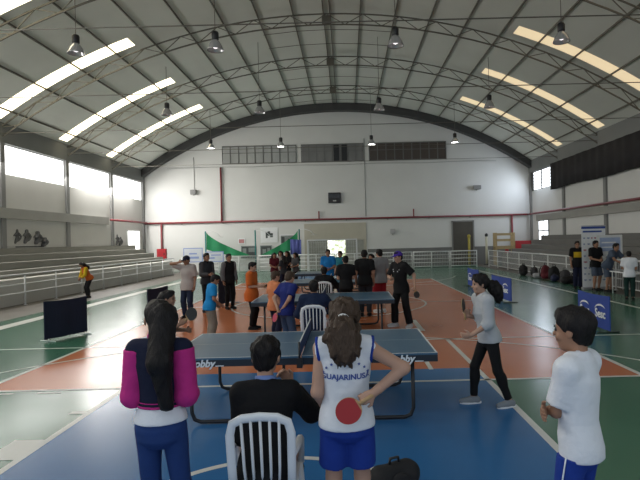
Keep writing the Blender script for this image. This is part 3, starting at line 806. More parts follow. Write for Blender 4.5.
# red fire main
t = empty('fire_pipe', 'dark red fire main running round the back of the hall', 'pipe', (0, YB-.12, 3.55))
def pipe(pts, r, nm): mb = MB(); mb.tube([(a, b-(YB-.12), c-3.55) for a, b, c in pts], r, 8); mb.build(nm, M_red, t)
pipe([(XL+.1, YB-.12, 3.55), (XR-.22, YB-.12, 3.55)], .07, 'back_run')
pipe([(XR-.25, YB-.12, 3.55), (XR-.25, 6, 3.55)], .07, 'right_run'); pipe([(XL+.25, YB-.12, 3.6), (XL+.25, 32.1, 3.6)], .07, 'left_run')
for x, z0, z1 in ((-9.08, 3.55, 7.5), (-13.5, .02, 3.55), (12.05, .02, 3.55)): pipe([(x, YB-.12, z0), (x, YB-.12, z1)], .07, 'riser')
for x in (-2.0, 4.9): pipe([(x, YB-.12, 3.55), (x, YB-.12, 4.15)], .05, 'stub')
for x in range(-12, 13, 3):
    mb = MB(); mb.box(x-.03, x+.03, -.11+.0, .115, -.12, -.085); mb.build('pipe_bracket', M_steel, t)

# things on the back wall
t = empty('scoreboard', 'small dark scoreboard high in the middle of the back wall', 'scoreboard', (-.83, YB-.1, 4.72))
mb = MB(); mb.box(-.46, .46, -.06, .095, 0, .76, bev=.015); mb.build('casing', M_black, t)
mb = MB(); mb.box(-.12, .12, -.068, -.058, .12, .20); mb.build('display', mat('pale_display', (.5, .5, .48), .4), t)
mb = MB()
for x in (-.28, 0, .28): mb.box(x-.10, x+.10, -.068, -.058, .36, .62)
mb.build('digit_window', mat('dark_glass', (.03, .032, .035), .15), t)
def wallbox(name, label, cat, x, z, sx, sz, m, d=.1, bracket=True):
    t = empty(name, label, cat, (x, YB-.05, z)); mb = MB(); mb.box(-sx/2, sx/2, -d, .02, -sz/2, sz/2, bev=.02); mb.build('casing', m, t)
    mb = MB(); mb.tube([(0, .0, -sz/2+.02), (0, .045, -sz/2-.06)], .02, 6); mb.build('bracket', M_steel, t)
wallbox('loudspeaker', 'small grey loudspeaker on the left of the back wall', 'loudspeaker', -11.1, 5.75, .4, .34, M_col, .25)
wallbox('loudspeaker', 'small grey loudspeaker on the right of the back wall', 'loudspeaker', 9.55, 5.6, .55, .3, M_col, .25)
wallbox('junction_box', 'small grey junction box on the wall right of the beige door', 'box', 3.35, 2.55, .36, .36, mat('pale_grey_box', (.45, .45, .45)), .1)
mb = MB(); mb.tube([(1.42, YB-.02, 3.7), (1.42, YB-.02, 9.4)], .02, 6); tag(mb.build('conduit', M_col), 'thin vertical conduit below the high windows', 'conduit')
mb = MB(); mb.tube([(-11.05, YB-.03, 5.95), (-11.05, YB-.03, 8.3)], .018, 6); tag(mb.build('cable', M_col), 'thin cable running up from the left loudspeaker', 'cable')
mb = MB(); mb.tube([(x, YB-.07, 7.55-.05*math.sin((x+10)*.5)**2) for x in np.linspace(-13, 11, 40)], .014, 6); tag(mb.build('cable', M_col), 'thin cable slung along the back wall under the high windows', 'cable')

# left wall murals of grey figures
M_mural = mat('mural_grey', (0.12, 0.12, 0.12), 0.9, 0.3, 3)
def mural(y0, z0, figs, label, bar):
    mb = MB()
    for fy, fz, s in figs:
        for dy, dz, ry, rz, an in ((0, .52, .13, .15, 0), (-.02, .25, .17, .26, .3), (.14, .05, .26, .08, .5), (-.14, .02, .10, .26, -.5), (.2, .33, .22, .06, -.7), (-.2, .36, .2, .05, .6)):
            poly = [(ry*math.cos(a)*math.cos(an)-rz*math.sin(a)*math.sin(an), ry*math.cos(a)*math.sin(an)+rz*math.sin(a)*math.cos(an)) for a in np.linspace(0, 2*math.pi, 16, endpoint=False)]
            M = frame_mat((XL+.002, y0+fy+dy*s, z0+fz+dz*s), (0, 1, 0), (0, 0, 1)); mb.prism([(p*s, q*s) for p, q in poly], M, .006+.0005*len(mb.f))
    if bar: M = frame_mat((XL+.003, y0, z0-.32), (0, 1, 0), (0, 0, 1)); mb.prism([(-.7, 0), (1.5, 0), (1.5, .05), (-.7, .05)], M, .006)
    tag(mb.build('wall_mural', M_mural), label, 'mural')
mural(23.9, 2.35, [(-.55, 0, .75), (.1, 0, .75), (.9, -.05, .72), (1.4, -.2, .5)], 'dark grey mural of a row of figures on the left wall', True)
mural(33.5, 2.2, [(0, 0, .8), (.42, -.1, .7)], 'dark grey mural of crouching figures near the left rear corner', False)

# ================================================================== RAILINGS, GOAL, THINGS AT THE BACK
def railing(label, x0, y0, x1, y1, post_every, h=1.08, bars=(.12, .42, .72), post_r=.028, panel=None, group=None):
    L = math.hypot(x1-x0, y1-y0); t = empty('guard_railing', label, 'railing', (x0, y0, 0), math.atan2(y1-y0, x1-x0), group)
    n = max(1, round(L/post_every))
    for i in range(n+1):
        mb = MB(); xx = min(max(L*i/n, .03), L-.03); mb.tube([(xx, 0, 0), (xx, 0, h-.02)], post_r, 8); mb.box(xx-.05, xx+.05, -.05, .05, 0, .012); mb.build('post', M_white, t)
    mb = MB(); mb.tube([(0, 0, h), (L, 0, h)], post_r*1.1, 8); mb.build('top_rail', M_white, t)
    for z in bars: mb = MB(); mb.tube([(.03, 0, z), (L-.03, 0, z)], post_r*.75, 6); mb.build('bar', M_white, t)
    if panel:
        mb = MB(); k = 0
        xx = .1
        while xx < L-.05: mb.tube([(xx, 0, bars[0]), (xx, 0, h)], panel, 4, caps=False); xx += .11
        mb.build('wire_infill', M_white, t)
    return t
railing('long white railing in front of the left bleacher', -11.35, 2.65, -11.35, 33.9, 1.95, bars=(.45, .75))
bx = [-11.2, -8.6, -6.0, -3.4, -.8, 1.8, 4.4, 6.9, 8.75]
nm = ['leftmost', 'second from left', 'under the green drapes', 'left of the goal', 'behind the goal', 'right of the goal', 'right of the beige door', 'in front of the dark doorway']
for i in range(8):
    railing('white railing panel along the back, %s' % nm[i], bx[i]+.02, 35, bx[i+1]-.02, 35, 1.3, bars=(.1, .35, .6, .85), post_r=.036, panel=.008, group='railing panels along the back')
railing('white railing in front of the right bleacher with bags along its foot', 9.47, 34.9, 9.47, 6.0, 2.0, panel=.006)

t = empty('handball_goal', 'white handball goal frame in front of the beige door', 'goal', (-.94, 32.5, 0))
for s in (-1, 1):
    mb = MB(); mb.box(s*1.54-.04, s*1.54+.04, -.04, .04, 0, 2.0, bev=.006); mb.build('post', M_white, t)
    mb = MB(); mb.tube([(s*1.54, .05, 1.96), (s*1.54, .75, 1.90), (s*1.54, 1.15, .04), (s*1.54, .05, .04)], .02, 6); mb.build('net_stay', M_white, t)
mb = MB(); mb.box(-1.58, 1.58, -.04, .04, 2.0, 2.08, bev=.006); mb.build('crossbar', M_white, t)
mb = MB()
for i in range(21):
    x = -1.5+3.0*i/20; mb.tube([(x, .05, 1.98), (x, .75, 1.88), (x, 1.15, .05)], .004, 3, caps=False)
for a, b in ((1.88, .75), (1.6, .81), (1.3, .875), (1.0, .94), (.7, 1.0), (.4, 1.07), (.1, 1.14)): mb.tube([(-1.5, b, a), (1.5, b, a)], .004, 3, caps=False)
mb.build('net', M_white, t)

M_green = mat('green_fabric', (0.012, 0.22, 0.085), 0.75, 0.12, 2)
M_gpole = mat('teal_pole_paint', (0.02, 0.20, 0.19), 0.5, 0.1, 3)
for x, lb in ((-9.95, 'teal pole with a curved arm, left end of the green drapes'), (-6.45, 'teal pole with a curved arm between the two green drapes'), (-3.35, 'teal pole with a curved arm, right end of the green drapes')):
    p = empty('hoop_pole', lb, 'pole', (x, 36.6, 0))
    mb = MB(); mb.tube([(0, 0, 0), (0, 0, 2.85)], .05, 8); mb.build('pole', M_gpole, p)
    mb = MB(); mb.tube([(0, 0, 2.8), (.4, -.05, 2.84), (.8, -.1, 2.7), (1.05, -.1, 2.45)], .025, 6); mb.build('arm', M_white, p)
    mb = MB(); mb.tube([(1.05+.2*math.cos(a), -.1+.2*math.sin(a), 2.42) for a in np.linspace(0, 2*math.pi, 14, endpoint=False)], .015, 6, closed=True); mb.build('ring', M_white, p)
def drape(x0, x1, label):
    """fabric gathered high and deep at x0 and falling to a narrow end at x1"""
    n = 24; v = []; fs = []
    for i in range(n+1):
        s = i/n; x = x0+(x1-x0)*s; y = 36.45+.04*math.sin(s*16)
        zt = 2.75-1.62*(s**.72); zb = zt-1.02*(1-s)**1.2-.18 if s > 0 else 1.55
        zb = max(zb, 1.02+(1-s)**2*.55)
        v += [(x, y, zb), (x, y+.02, zt), (x, y+.05, zt), (x, y+.03, zb)]
    for i in range(n):
        for k in range(4): fs.append((4*i+k, 4*i+4+k, 4*i+4+(k+1) % 4, 4*i+(k+1) % 4))
    fs += [(0, 1, 2, 3), (4*n+3, 4*n+2, 4*n+1, 4*n)]
    mb = MB(); mb.add(v, fs, 0, False); tag(mb.build('green_drape', M_green), label, 'drape', 'green drapes')
drape(-9.85, -6.9, 'green drape falling from the left pole towards the middle pole')
drape(-3.45, -6.0, 'green drape falling from the right pole towards the middle pole')

def poster(name, label, cat, x0, x1, z0, z1, y, border, face, art=None, sub=()):
    t = empty(name, label, cat, ((x0+x1)/2, y, z0)); w_, h_ = x1-x0, z1-z0
    mb = MB(); mb.box(-w_/2, w_/2, -.012, .012, 0, h_); mb.build('sheet', border, t)
    mb = MB(); mb.box(-w_/2+.06, w_/2-.06, -.016, -.010, .06, h_-.06); mb.build('panel', face, t)
    if art:
        mb = MB()
        for a, b_, c, d in sub: mb.box(-w_/2+a*w_, -w_/2+b_*w_, -.020, -.014, c*h_, d*h_)
        mb.build('print', art, t)
M_pap = mat('paper_white', (.78, .79, .80), .7); M_bl = mat('blue_edging', (.25, .33, .60), .6); M_dk = mat('dark_print', (.06, .07, .07), .7, .4, 6); M_gr = mat('grey_print', (.22, .25, .24), .7, .4, 6)
poster('poster', 'white poster with a dark round picture behind the middle pole', 'poster', -6.3, -5.05, 1.95, 3.05, YB-.03, M_pap, M_pap, M_dk, ((.3, .42, .3, .7), (.55, .72, .35, .62), (.42, .56, .45, .75)))
poster('poster', 'grey picture poster right of the middle pole', 'poster', -4.9, -3.75, 1.75, 2.5, YB-.03, M_pap, M_gr, M_dk, ((.1, .3, .2, .8), (.5, .8, .3, .6)))
poster('notice_board', 'dark notice board left of the middle pole', 'board', -7.75, -6.65, .85, 1.75, YB-.03, M_gr, M_dk, M_gr, ((.1, .35, .2, .8), (.5, .9, .5, .85)))
poster('notice_board', 'dark notice board right of the middle pole', 'board', -6.35, -5.5, .85, 1.75, YB-.03, M_gr, M_dk, M_gr, ((.2, .5, .2, .7), (.6, .85, .3, .8)))
poster('poster', 'small faded red and white poster left of the dark notice boards', 'poster', -7.95, -7.45, 1.9, 2.3, YB-.03, M_pap, mat('faded_red', (.45, .2, .2), .7))
M_ban = mat('banner_pale', (.60, .63, .68), .6)
poster('cloth_banner', 'white banner with blue edging on the back railing, left one', 'banner', -11.0, -9.7, .75, 1.72, 34.9, M_bl, M_ban, M_bl, ((.2, .8, .25, .4), (.3, .7, .55, .65)))
poster('cloth_banner', 'white banner with blue edging on the back railing beside the green drapes', 'banner', -9.5, -8.3, .75, 1.45, 34.9, M_bl, M_ban, M_bl, ((.15, .5, .3, .45), (.3, .85, .6, .7)))
mb = MB(); n = 10; v = []
for i in range(n+1):
    x = -3.95+.75*i/n; y = 36.2+.04*math.sin(i*1.7); v += [(x, y, 1.0+.08*math.sin(i)), (x, y+.015, 2.15-.05*i/n)]
mb.add(v, [(2*i, 2*i+2, 2*i+3, 2*i+1) for i in range(n)], 0, True); o = mb.build('hanging_flag', mat('blue_violet_cloth', (.09, .11, .36), .8, .2, 4)); sm = o.modifiers.new('s', 'SOLIDIFY'); sm.thickness = .02
tag(o, 'blue violet cloth hanging beside the right green drape', 'flag')

# yellow posts, timber stand, red cabinets at the rear
M_yel = mat('yellow_post', (.40, .33, .05), .5)
for x, zt, mm, lb in ((8.75, 1.95, M_yel, 'yellow post standing in the dark doorway'), (10.0, 2.0, mat('cream_post', (.55, .53, .40), .5), 'cream post to the right of the dark doorway')):
    t = empty('marker_post', lb, 'post', (x, 37.3, 0)); mb = MB(); mb.tube([(0, 0, .03), (0, 0, zt)], .085, 12); mb.build('post', mm, t)
    mb = MB(); mb.lathe([(.25, 0), (.25, .03), (.02, .05)], n=14); mb.build('base', M_black, t)
    mb = MB(); mb.lathe([(.0, zt+.25), (.10, zt+.2), (.12, zt+.1), (.10, zt+.005)], n=12); mb.build('cap', mm if x < 9 else M_black, t)
t = empty('timber_stand', 'pale timber stand with an open frame beside the doorway', 'stand', (10.95, 36.3, 0)); M_tim = mat('pale_timber', (.50, .38, .20), .6, .15, 4)
for sx in (-.62, .62):
    for sy in (-.25, .25): mb = MB(); mb.box(sx-.06, sx+.06, sy-.05, sy+.05, 0, 2.25); mb.build('leg', M_tim, t)
for z in (1.1, 1.65, 2.05): mb = MB(); mb.box(-.68, .68, -.28, -.19, z, z+.16); mb.box(-.68, .68, .19, .28, z, z+.16); mb.build('rail', M_tim, t)
mb = MB(); mb.box(-.68, .68, -.28, .28, 1.28, 1.33); mb.build('shelf', M_tim, t)
def cabinet(x, y, lb, sx=.8, sz=.8, z=.75):
    t = empty('fire_hose_cabinet', lb, 'cabinet', (x, y, z)); mb = MB(); mb.box(-sx/2, sx/2, -.12, .12, 0, sz, bev=.01); mb.build('casing', M_redb, t)
    mb = MB(); mb.box(-sx/2+.05, sx/2-.05, -.135, -.115, .05, sz-.05); mb.build('door', M_redb, t); mb = MB(); mb.box(sx/2-.16, sx/2-.1, -.16, -.13, sz*.45, sz*.6); mb.build('handle', M_black, t)
    mb = MB(); mb.box(-.08, .08, -.1, .1, -z, .01); mb.build('stand', M_redb, t)
cabinet(12.75, 37.4, 'red fire hose cabinet at the right rear corner', 1.3, .8, .85)
cabinet(-12.9, 36.2, 'red fire hose cabinet at the left rear corner', .65, .75, .95)
t = empty('fire_extinguisher', 'red fire extinguisher on a stand left of the right rear cabinet', 'extinguisher', (11.35, 37.0, .5))
mb = MB(); mb.lathe([(.0, 0), (.13, 0), (.13, .55), (.08, .66), (.04, .7), (0, .7)], n=14); mb.build('cylinder', M_redb, t)
mb = MB(); mb.tube([(0, 0, .7), (0, 0, .8), (.1, -.05, .82), (.14, -.08, .6)], .022, 6); mb.build('hose', M_black, t)
mb = MB(); mb.box(-.18, .18, -.18, .18, -.5, -.005); mb.build('stand', mat('cream_post', (0, 0, 0)), t)

# ================================================================== LAMPS
M_refl = mat('lamp_reflector', (.55, .55, .56), .15, .03, 3, metal=.6)
M_lampon = mat('lamp_bulb_lit', (1, 1, .97), .4, emit=(1, .99, .95), es=14)
M_lampdim = mat('lamp_bulb_dim', (.75, .72, .75), .2, emit=(1, .92, .95), es=1.0)  # bulbs that look off, with a faint glow put in
LX = (-8.5, -4.05, 1.7, 7.0)
pos = ('far left', 'centre left', 'centre right', 'far right')
for yi, (y, zz, row) in enumerate(((16.6, 8.3, 'nearest row'), (25.0, 8.35, 'middle row'), (33.0, 8.15, 'back row'))):
    for xi, x in enumerate(LX):
        t = empty('pendant_lamp', '%shanging high bay lamp, %s in the %s' % ('lit ' if yi == 2 else '', pos[xi], row), 'lamp', (x, y, zz), 0, 'hanging high bay lamps')
        mb = MB(); mb.tube([(0, 0, .42), (0, 0, roof_z(x)-.05-zz)], .012, 6); mb.build('rod', M_steel, t)
        mb = MB(); mb.lathe([(0, .46), (.09, .45), (.115, .40), (.115, .2), (.08, .17), (0, .17)], n=14); mb.build('housing', M_black, t)
        mb = MB(); mb.lathe([(.08, .19), (.13, .14), (.20, .03), (.26, -.12), (.265, -.15), (.25, -.12), (.19, .02), (.12, .12), (.07, .17)], n=20); mb.build('reflector', M_refl, t)
        mb = MB(); mb.lathe([(0, .15), (.05, .12), (.085, .02), (.075, -.06), (0, -.10)] if yi < 2 else [(0, .15), (.06, .12), (.2, -.02), (.235, -.10), (0, -.12)], n=14); mb.build('bulb', M_lampon if yi == 2 else M_lampdim, t)

# ================================================================== TABLES, CHAIRS, BARRIERS
HTX0, HTX1 = -2.02, 0.95
def tt_table(y0, label, hobby=False):
    cx = (HTX0+HTX1)/2; L = HTX1-HTX0; W_ = 1.53
    t = empty('table_tennis_table', label, 'table', (cx, y0+W_/2, 0), 0, 'blue table tennis tables')
    for s in (-1, 1):
        a, b = (.012, L/2) if s > 0 else (-L/2, -.012)
        mb = MB(); mb.box(a, b, -W_/2, W_/2, .738, .76, 0); half = mb.build('table_top', M_tabtop, t)
        mb = MB(); z0, z1 = .7600, .7606
        mb.box(a, b, -W_/2, -W_/2+.02, z0, z1); mb.box(a, b, W_/2-.02, W_/2, z0, z1); mb.box(a, b, -.0015, .0015, z0, z1)
        e = b if s > 0 else a; mb.box(*sorted((e, e-.02*s)), -W_/2+.02, W_/2-.02, z0, z1); mb.build('line', M_wline, half)
        mb = MB(); mb.box(a, b, -W_/2, -W_/2+.025, .665, .7375); mb.box(a, b, W_/2-.025, W_/2, .665, .7375)
        mb.box(*sorted((e, e-.025*s)), -W_/2+.026, W_/2-.026, .665, .7375); ap = mb.build('edge_apron', M_apron, t)
        if hobby:
            M = frame_mat((s*1.08, -W_/2-.001, .698), (1, 0, 0), (0, 0, 1))
            lettering('lettering', 'Hobby', .108, M, M_logo, ap, shear=.25, bold=.004)
            mb = MB(); mb.box(s*1.08+.16, s*1.08+.25, -W_/2-.002, -W_/2, .668, .678); mb.build('underline', M_logo, ap)
        for yy in (-W_/2+.13, W_/2-.13):
            xo, xi = s*(L/2-.26), s*.36; k = s*.10
            pts = [(xo, yy, .70), (xo, yy, .13), (xo-.03*s, yy, .055), (xo-k, yy, .03), (xi+k, yy, .03), (xi+.03*s, yy, .055), (xi, yy, .13), (xi, yy, .70)]
            mb = MB(); mb.tube(pts, .021, 8); mb.build('leg_frame', M_black, t)
        for xx in (s*(L/2-.26), s*.36):
            mb = MB(); mb.tube([(xx, -W_/2+.13, .62), (xx, W_/2-.13, .62)], .014, 6); mb.build('cross_bar', M_black, t)
    n = empty('table_net', label.replace('blue table tennis table', 'blue net across the table'), 'net', (cx, y0+W_/2, .7610), 0, 'table nets')
    for s in (-1, 1):
        mb = MB(); mb.tube([(0, s*(W_/2+.10), -.07), (0, s*(W_/2+.10), .17)], .012, 8); mb.box(-.03, .03, *sorted((s*(W_/2+.115), s*(W_/2-.04))), -.105, -.10)
        mb.box(-.03, .03, *sorted((s*(W_/2+.09), s*(W_/2+.115))), -.105, .0); mb.build('post', M_black, n)
    mb = MB(); mb.box(-.004, .004, -W_/2-.09, W_/2+.09, .004, .145); mb.build('mesh', M_net, n)
    mb = MB(); mb.box(-.006, .006, -W_/2-.09, W_/2+.09, .1455, .158); mb.build('tape', M_wline, n)
tt_table(5.62, 'blue table tennis table nearest the camera, in front of the woman in white', True)
tt_table(10.75, 'blue table tennis table second from the camera, beside the purple cap')
tt_table(15.4, 'blue table tennis table third from the camera, in mid hall')
tt_table(19.7, 'blue table tennis table farthest from the camera, beside the huddle of girls')

def chair():
    t = empty('plastic_chair', '', 'chair')
    # local: sitter faces +y, back at -y
    mb = MB()
    pts = [(-.19, -.20, .40), (-.195, -.25, .60), (-.198, -.285, .82), (-.178, -.30, .895), (-.11, -.31, .927), (0, -.315, .937), (.11, -.31, .927), (.178, -.30, .895), (.198, -.285, .82), (.195, -.25, .60), (.19, -.20, .40)]
    mb.tube(pts, .030, 8, flat=(1, .55)); mb.build('backrest_frame', M_plast, t)
    for i in range(5):
        x = -.122+.061*i; zt = .925-.35*x*x*1.4
        mb = MB(); mb.tube([(x*.86, -.195, .42), (x*.95, -.245, .60), (x, -.305, zt)], .021, 6, flat=(.45, 1)); mb.build('slat', M_plast, t)
    mb = MB(); mb.box(-.225, .225, -.20, .24, .405, .435, bev=.012); mb.box(-.235, .235, .215, .245, .385, .43, bev=.01); mb.build('seat', M_plast, t)
    for sx in (-1, 1):
        mb = MB(); mb.tube([(sx*.22, -.19, .42), (sx*.25, -.27, .2), (sx*.262, -.31, 0)], [.034, .030, .026], 6); mb.build('leg', M_plast, t)
        mb = MB(); mb.tube([(sx*.215, .22, .42), (sx*.235, .245, .2), (sx*.245, .26, 0)], [.034, .030, .026], 6); mb.build('leg', M_plast, t)
        mb = MB(); mb.tube([(sx*.192, -.27, .66), (sx*.222, -.12, .665), (sx*.235, .10, .65), (sx*.235, .20, .60), (sx*.23, .23, .42)], .026, 6, flat=(.6, 1)); mb.build('armrest', M_plast, t)
    return t
ch0 = chair(); ch0['group'] = 'white plastic chairs'
CH = [(-.575, 3.48, 3, 'nearest white slatted plastic chair, under the man in black'), (-.58, 8.75, 0, 'white slatted plastic chair under the umpire in navy behind the nearest table'), (-.62, 13.55, 0, 'white slatted plastic chair under the farther dark-clad umpire')]
for i, (x, y, rz, lb) in enumerate(CH):
    c = ch0 if i == 0 else copy_tree(ch0)
    c.location = (x, y, 0); c.rotation_euler = (0, 0, R(rz)); c.scale = (.95, 1, 1); c['label'] = lb

M_navy = mat('navy_fabric', (0.012, 0.018, 0.045), .85, .12, 4, .2, 12); M_royal = mat('royal_blue_fabric', (0.020, 0.055, 0.30), .75, .1, 4, .2, 12)
def barrier(x0, y0, x1, y1, h, m, label, sesc=0, flip=False):
    L = math.hypot(x1-x0, y1-y0); t = empty('court_barrier', label, 'barrier', (x0, y0, 0), math.atan2(y1-y0, x1-x0))
    n = 14; v = []; fs = []
    for i in range(n+1):
        x = L*i/n; dy = .012*math.sin(i*.9); zt = h-.02*math.sin(math.pi*i/n)
        v += [(x, dy-.012, .05), (x, dy*.3-.012, zt), (x, dy*.3+.012, zt), (x, dy+.012, .05)]
    for i in range(n):
        for k in range(4): fs.append((4*i+k, 4*i+4+k, 4*i+4+(k+1) % 4, 4*i+(k+1) % 4))
    fs += [(3, 2, 1, 0), (4*n, 4*n+1, 4*n+2, 4*n+3)]
    mb = MB(); mb.add(v, fs); cl = mb.build('cover', m, t)
    for x in (.08, L-.08):
        mb = MB(); mb.tube([(x, -.22, .012), (x, .22, .012)], .012, 6); mb.tube([(x, -.02, .012), (x, -.02, .06)], .012, 6); mb.build('foot', M_white if not sesc else M_black, t)
    s = 1 if flip else -1
    for k in range(sesc):
        cx = L*((k+.5)/sesc) if sesc > 1 else L*.6
        M = frame_mat((cx, s*.028, h*.47), (-s*1.0, 0, 0), (0, 0, 1))
        lettering('lettering', 'Sesc', .25, M, M_logo, cl, bold=.006, ext=.002)
        mb = MB(); up = []; lo = []
        for i in range(17):
            q = i/16; a = R(165-135*q); up.append((.23*math.cos(a), .07+.135*math.sin(a))); th = .006+.034*math.sin(math.pi*q)**.8
            lo.append((.23*math.cos(a), .07+.135*math.sin(a)-th))
        vs = []; 
        for (a, b_), (c, d) in zip(up, lo): vs += [M @ Vector((a, b_, .001)), M @ Vector((c, d, .001)), M @ Vector((c, d, -.003)), M @ Vector((a, b_, -.003))]
        fs = [(4*i+k2, 4*i+(k2+1) % 4, 4*i+4+(k2+1) % 4, 4*i+4+k2) for i in range(16) for k2 in range(4)]
        mb.add(vs, fs+[(3, 2, 1, 0), (64, 65, 66, 67)]); mb.build('swoosh', M_logo, cl)
barrier(-6.42, 10.95, -6.02, 11.95, .86, M_navy, 'navy blue fabric barrier standing alone on the green floor at left')
barrier(-5.18, 13.4, -5.0, 14.4, .86, M_navy, 'navy blue fabric barrier behind the head of the girl in the varsity jacket')
barrier(-4.12, 16.5, -3.84, 17.5, .9, M_navy, 'navy blue fabric barrier behind the man in the dark cap')
barrier(5.22, 11.8, 5.22, 10.4, .74, M_royal, 'royal blue barrier with white lettering behind the boy in white', 2)
barrier(4.76, 17.2, 4.86, 15.5, .74, M_royal, 'royal blue barrier with white lettering behind the girl in grey', 2)
barrier(4.92, 21.3, 5.0, 19.9, .74, M_royal, 'royal blue barrier farthest back on the right side of the court', 2)

# roll-up banner and board by the right railing
t = empty('roll_up_banner', 'tall white roll-up banner with rows of small logos by the right bleacher', 'banner', (8.86, 18.7, 0))
mb = MB(); mb.box(-.43, .43, -.004, .004, .1, 2.28); sh = mb.build('sheet', M_pap, t)
mb = MB(); mb.box(-.45, .45, -.09, .09, 0, .1, bev=.015); mb.build('base', mat('alu', (.5, .5, .52), .35, metal=.7), t)
mb = MB(); mb.box(-.44, .44, -.012, .012, 2.281, 2.31); mb.build('top_bar', mat('alu', (0, 0, 0)), t)
mb = MB(); mb.box(-.43, .43, -.007, -.0045, 2.19, 2.27); mb.box(-.38, .30, -.007, -.0045, 2.06, 2.12); mb.build('heading', M_blueprint, sh)
rnd = random.Random(3); mb = MB(); mb2 = MB()
for r_ in range(8):
    z = 1.86-r_*.215; x = -.37
    while x < .33:
        wd = rnd.uniform(.05, .13); k = rnd.random(); tgt = mb if k < .8 else mb2
        q = MB(); q.box(x, x+wd, -.006, -.0045, z-.02, z+.02); q.box(x+wd*.3, x+wd*.7, -.006, -.0045, z-.035, z-.02)
        q.build('logo_mark', mat('logo_blue_grey', (.28, .33, .48), .6) if k < .8 else mat('logo_red', (.45, .14, .16), .6), sh); x += wd+rnd.uniform(.05, .09)
t = empty('display_board', 'white framed board with a pale blue panel behind the leaning people', 'board', (9.32, 18.45, 0))
for x in (-.42, .42): mb = MB(); mb.tube([(x, 0, 0), (x, 0, 1.95)], .022, 8); mb.build('leg', M_white, t)
mb = MB(); mb.box(-.44, .44, -.015, .015, 1.2, 1.95); mb.build('frame', M_white, t)
mb = MB(); mb.box(-.36, .36, -.02, -.014, 1.38, 1.86); pn = mb.build('panel', mat('pale_blue_print', (.36, .44, .62), .6, .15, 8), t)
mb = MB(); mb.box(-.3, .2, -.024, -.019, 1.66, 1.71); mb.box(-.3, .28, -.024, -.019, 1.5, 1.54); mb.build('print', M_pap, pn)
t = empty('folding_table', 'white folding table where two people lean by the right railing', 'table', (9.1, 16.75, 0))
mb = MB(); mb.box(-.3, .3, -.75, .75, .72, .75, bev=.008); mb.build('top', M_plast, t)
for x in (-.25, .25):
    for y in (-.65, .65): mb = MB(); mb.tube([(x, y, .72), (x, y, 0)], .018, 8); mb.build('leg', M_white, t)
t = empty('laptop', 'dark laptop open on the white folding table', 'laptop', (9.05, 16.9, .752)); mb = MB(); mb.box(-.13, .13, -.17, .17, 0, .02, bev=.004); mb.build('base', M_black, t)
mb = MB(); mb.box(.125, .14, -.17, .17, .02, .24); mb.build('screen', M_black, t)

# bags heaped along the right railing and the one near the camera
def bag(x, y, rz, s, m, label, style=0, z=0.0):
    t = empty('backpack', label, 'bag', (x, y, z), R(rz), 'bags by the right railing' if y > 10 else None)
    F = Field((-.35*s, -.3*s, -.02), (.35*s, .3*s, .62*s), .014 if y < 10 else .022)
    if style == 0:
        F.add(P_ell((0, 0, .24*s), (.19*s, .14*s, .26*s)), 0); F.add(P_ell((0, 0, .12*s), (.2*s, .15*s, .14*s)), .05)
    else:
        F.add(P_cone((-.16*s, 0, .15*s), (.16*s, 0, .17*s), .16*s, .15*s), 0)
    F.cut((0, 0, -1), (0, 0, .002)); F.wobble(.022*s, 17/s, 15/s, 12/s, x*3+y); F.wobble(.008*s, 31, 25, 27)
    b = mesh_obj('bag_body', mesh_from([F.verts_faces()], 'bag_body'), m, t, True)
    F = Field((-.2*s, -.3*s, 0), (.2*s, 0, .4*s), .014 if y < 10 else .022); F.add(P_ell((0, -.14*s, .15*s), (.13*s, .06*s, .11*s)), 0)
    mesh_obj('front_pocket', mesh_from([F.verts_faces()], 'front_pocket'), m, t, True)
    mb = MB(); zt = .49*s if style == 0 else .31*s
    mb.tube([(-.06*s, 0, zt-.01), (-.05*s, 0, zt+.06*s), (.05*s, 0, zt+.06*s), (.06*s, 0, zt-.01)], .012, 6); mb.build('handle', M_black, t)
    if style == 0:
        for sx in (-1, 1): mb = MB(); mb.tube([(sx*.1*s, .10*s, .44*s), (sx*.12*s, .17*s, .32*s), (sx*.13*s, .14*s, .08*s)], .018*s, 6); mb.build('strap', M_black, t)
M_bk = mat('bag_black', (.012, .012, .014), .8, .2, 8); M_bg = mat('bag_grey', (.04, .04, .045), .8, .2, 8); M_brd = mat('bag_red', (.11, .010, .018), .8, .2, 8); M_bw = mat('bag_white', (.35, .35, .37), .6, .1, 8); M_bb = mat('bag_navy', (.015, .02, .06), .8, .2, 8)
for a in ((8.85, 26.2, 10, 1.1, M_bk, 'black backpack at the far left end of the bags by the right railing', 0), (9.05, 25.2, 80, 1.0, M_bg, 'dark grey backpack beside the far black one', 0), (8.9, 24.3, -20, .8, M_bw, 'white bag standing low in front of the red bag', 1),
          (9.1, 23.9, 30, 1.3, M_brd, 'dark red tall bag in the middle of the heap', 0), (9.12, 23.0, 0, 1.25, M_bk, 'tall black backpack right of the red bag', 0), (8.9, 22.4, 60, .95, M_bb, 'navy duffel in the middle of the heap', 1),
          (9.1, 21.8, -30, 1.1, M_bg, 'grey backpack right of the navy duffel', 0), (8.95, 21.1, 15, 1.0, M_bk, 'black duffel before the last backpack', 1), (9.1, 20.5, 40, 1.25, M_bk, 'tall black backpack nearest the boy in the black and yellow shirt', 0), (9.05, 19.7, 0, 1.3, M_bb, 'navy bag just left of the boy in the black and yellow shirt', 1)):
    bag(*a)
bag(.33, 4.12, 25, .72, M_bk, 'small black bag on the blue floor beside the woman with the red bat', 1)

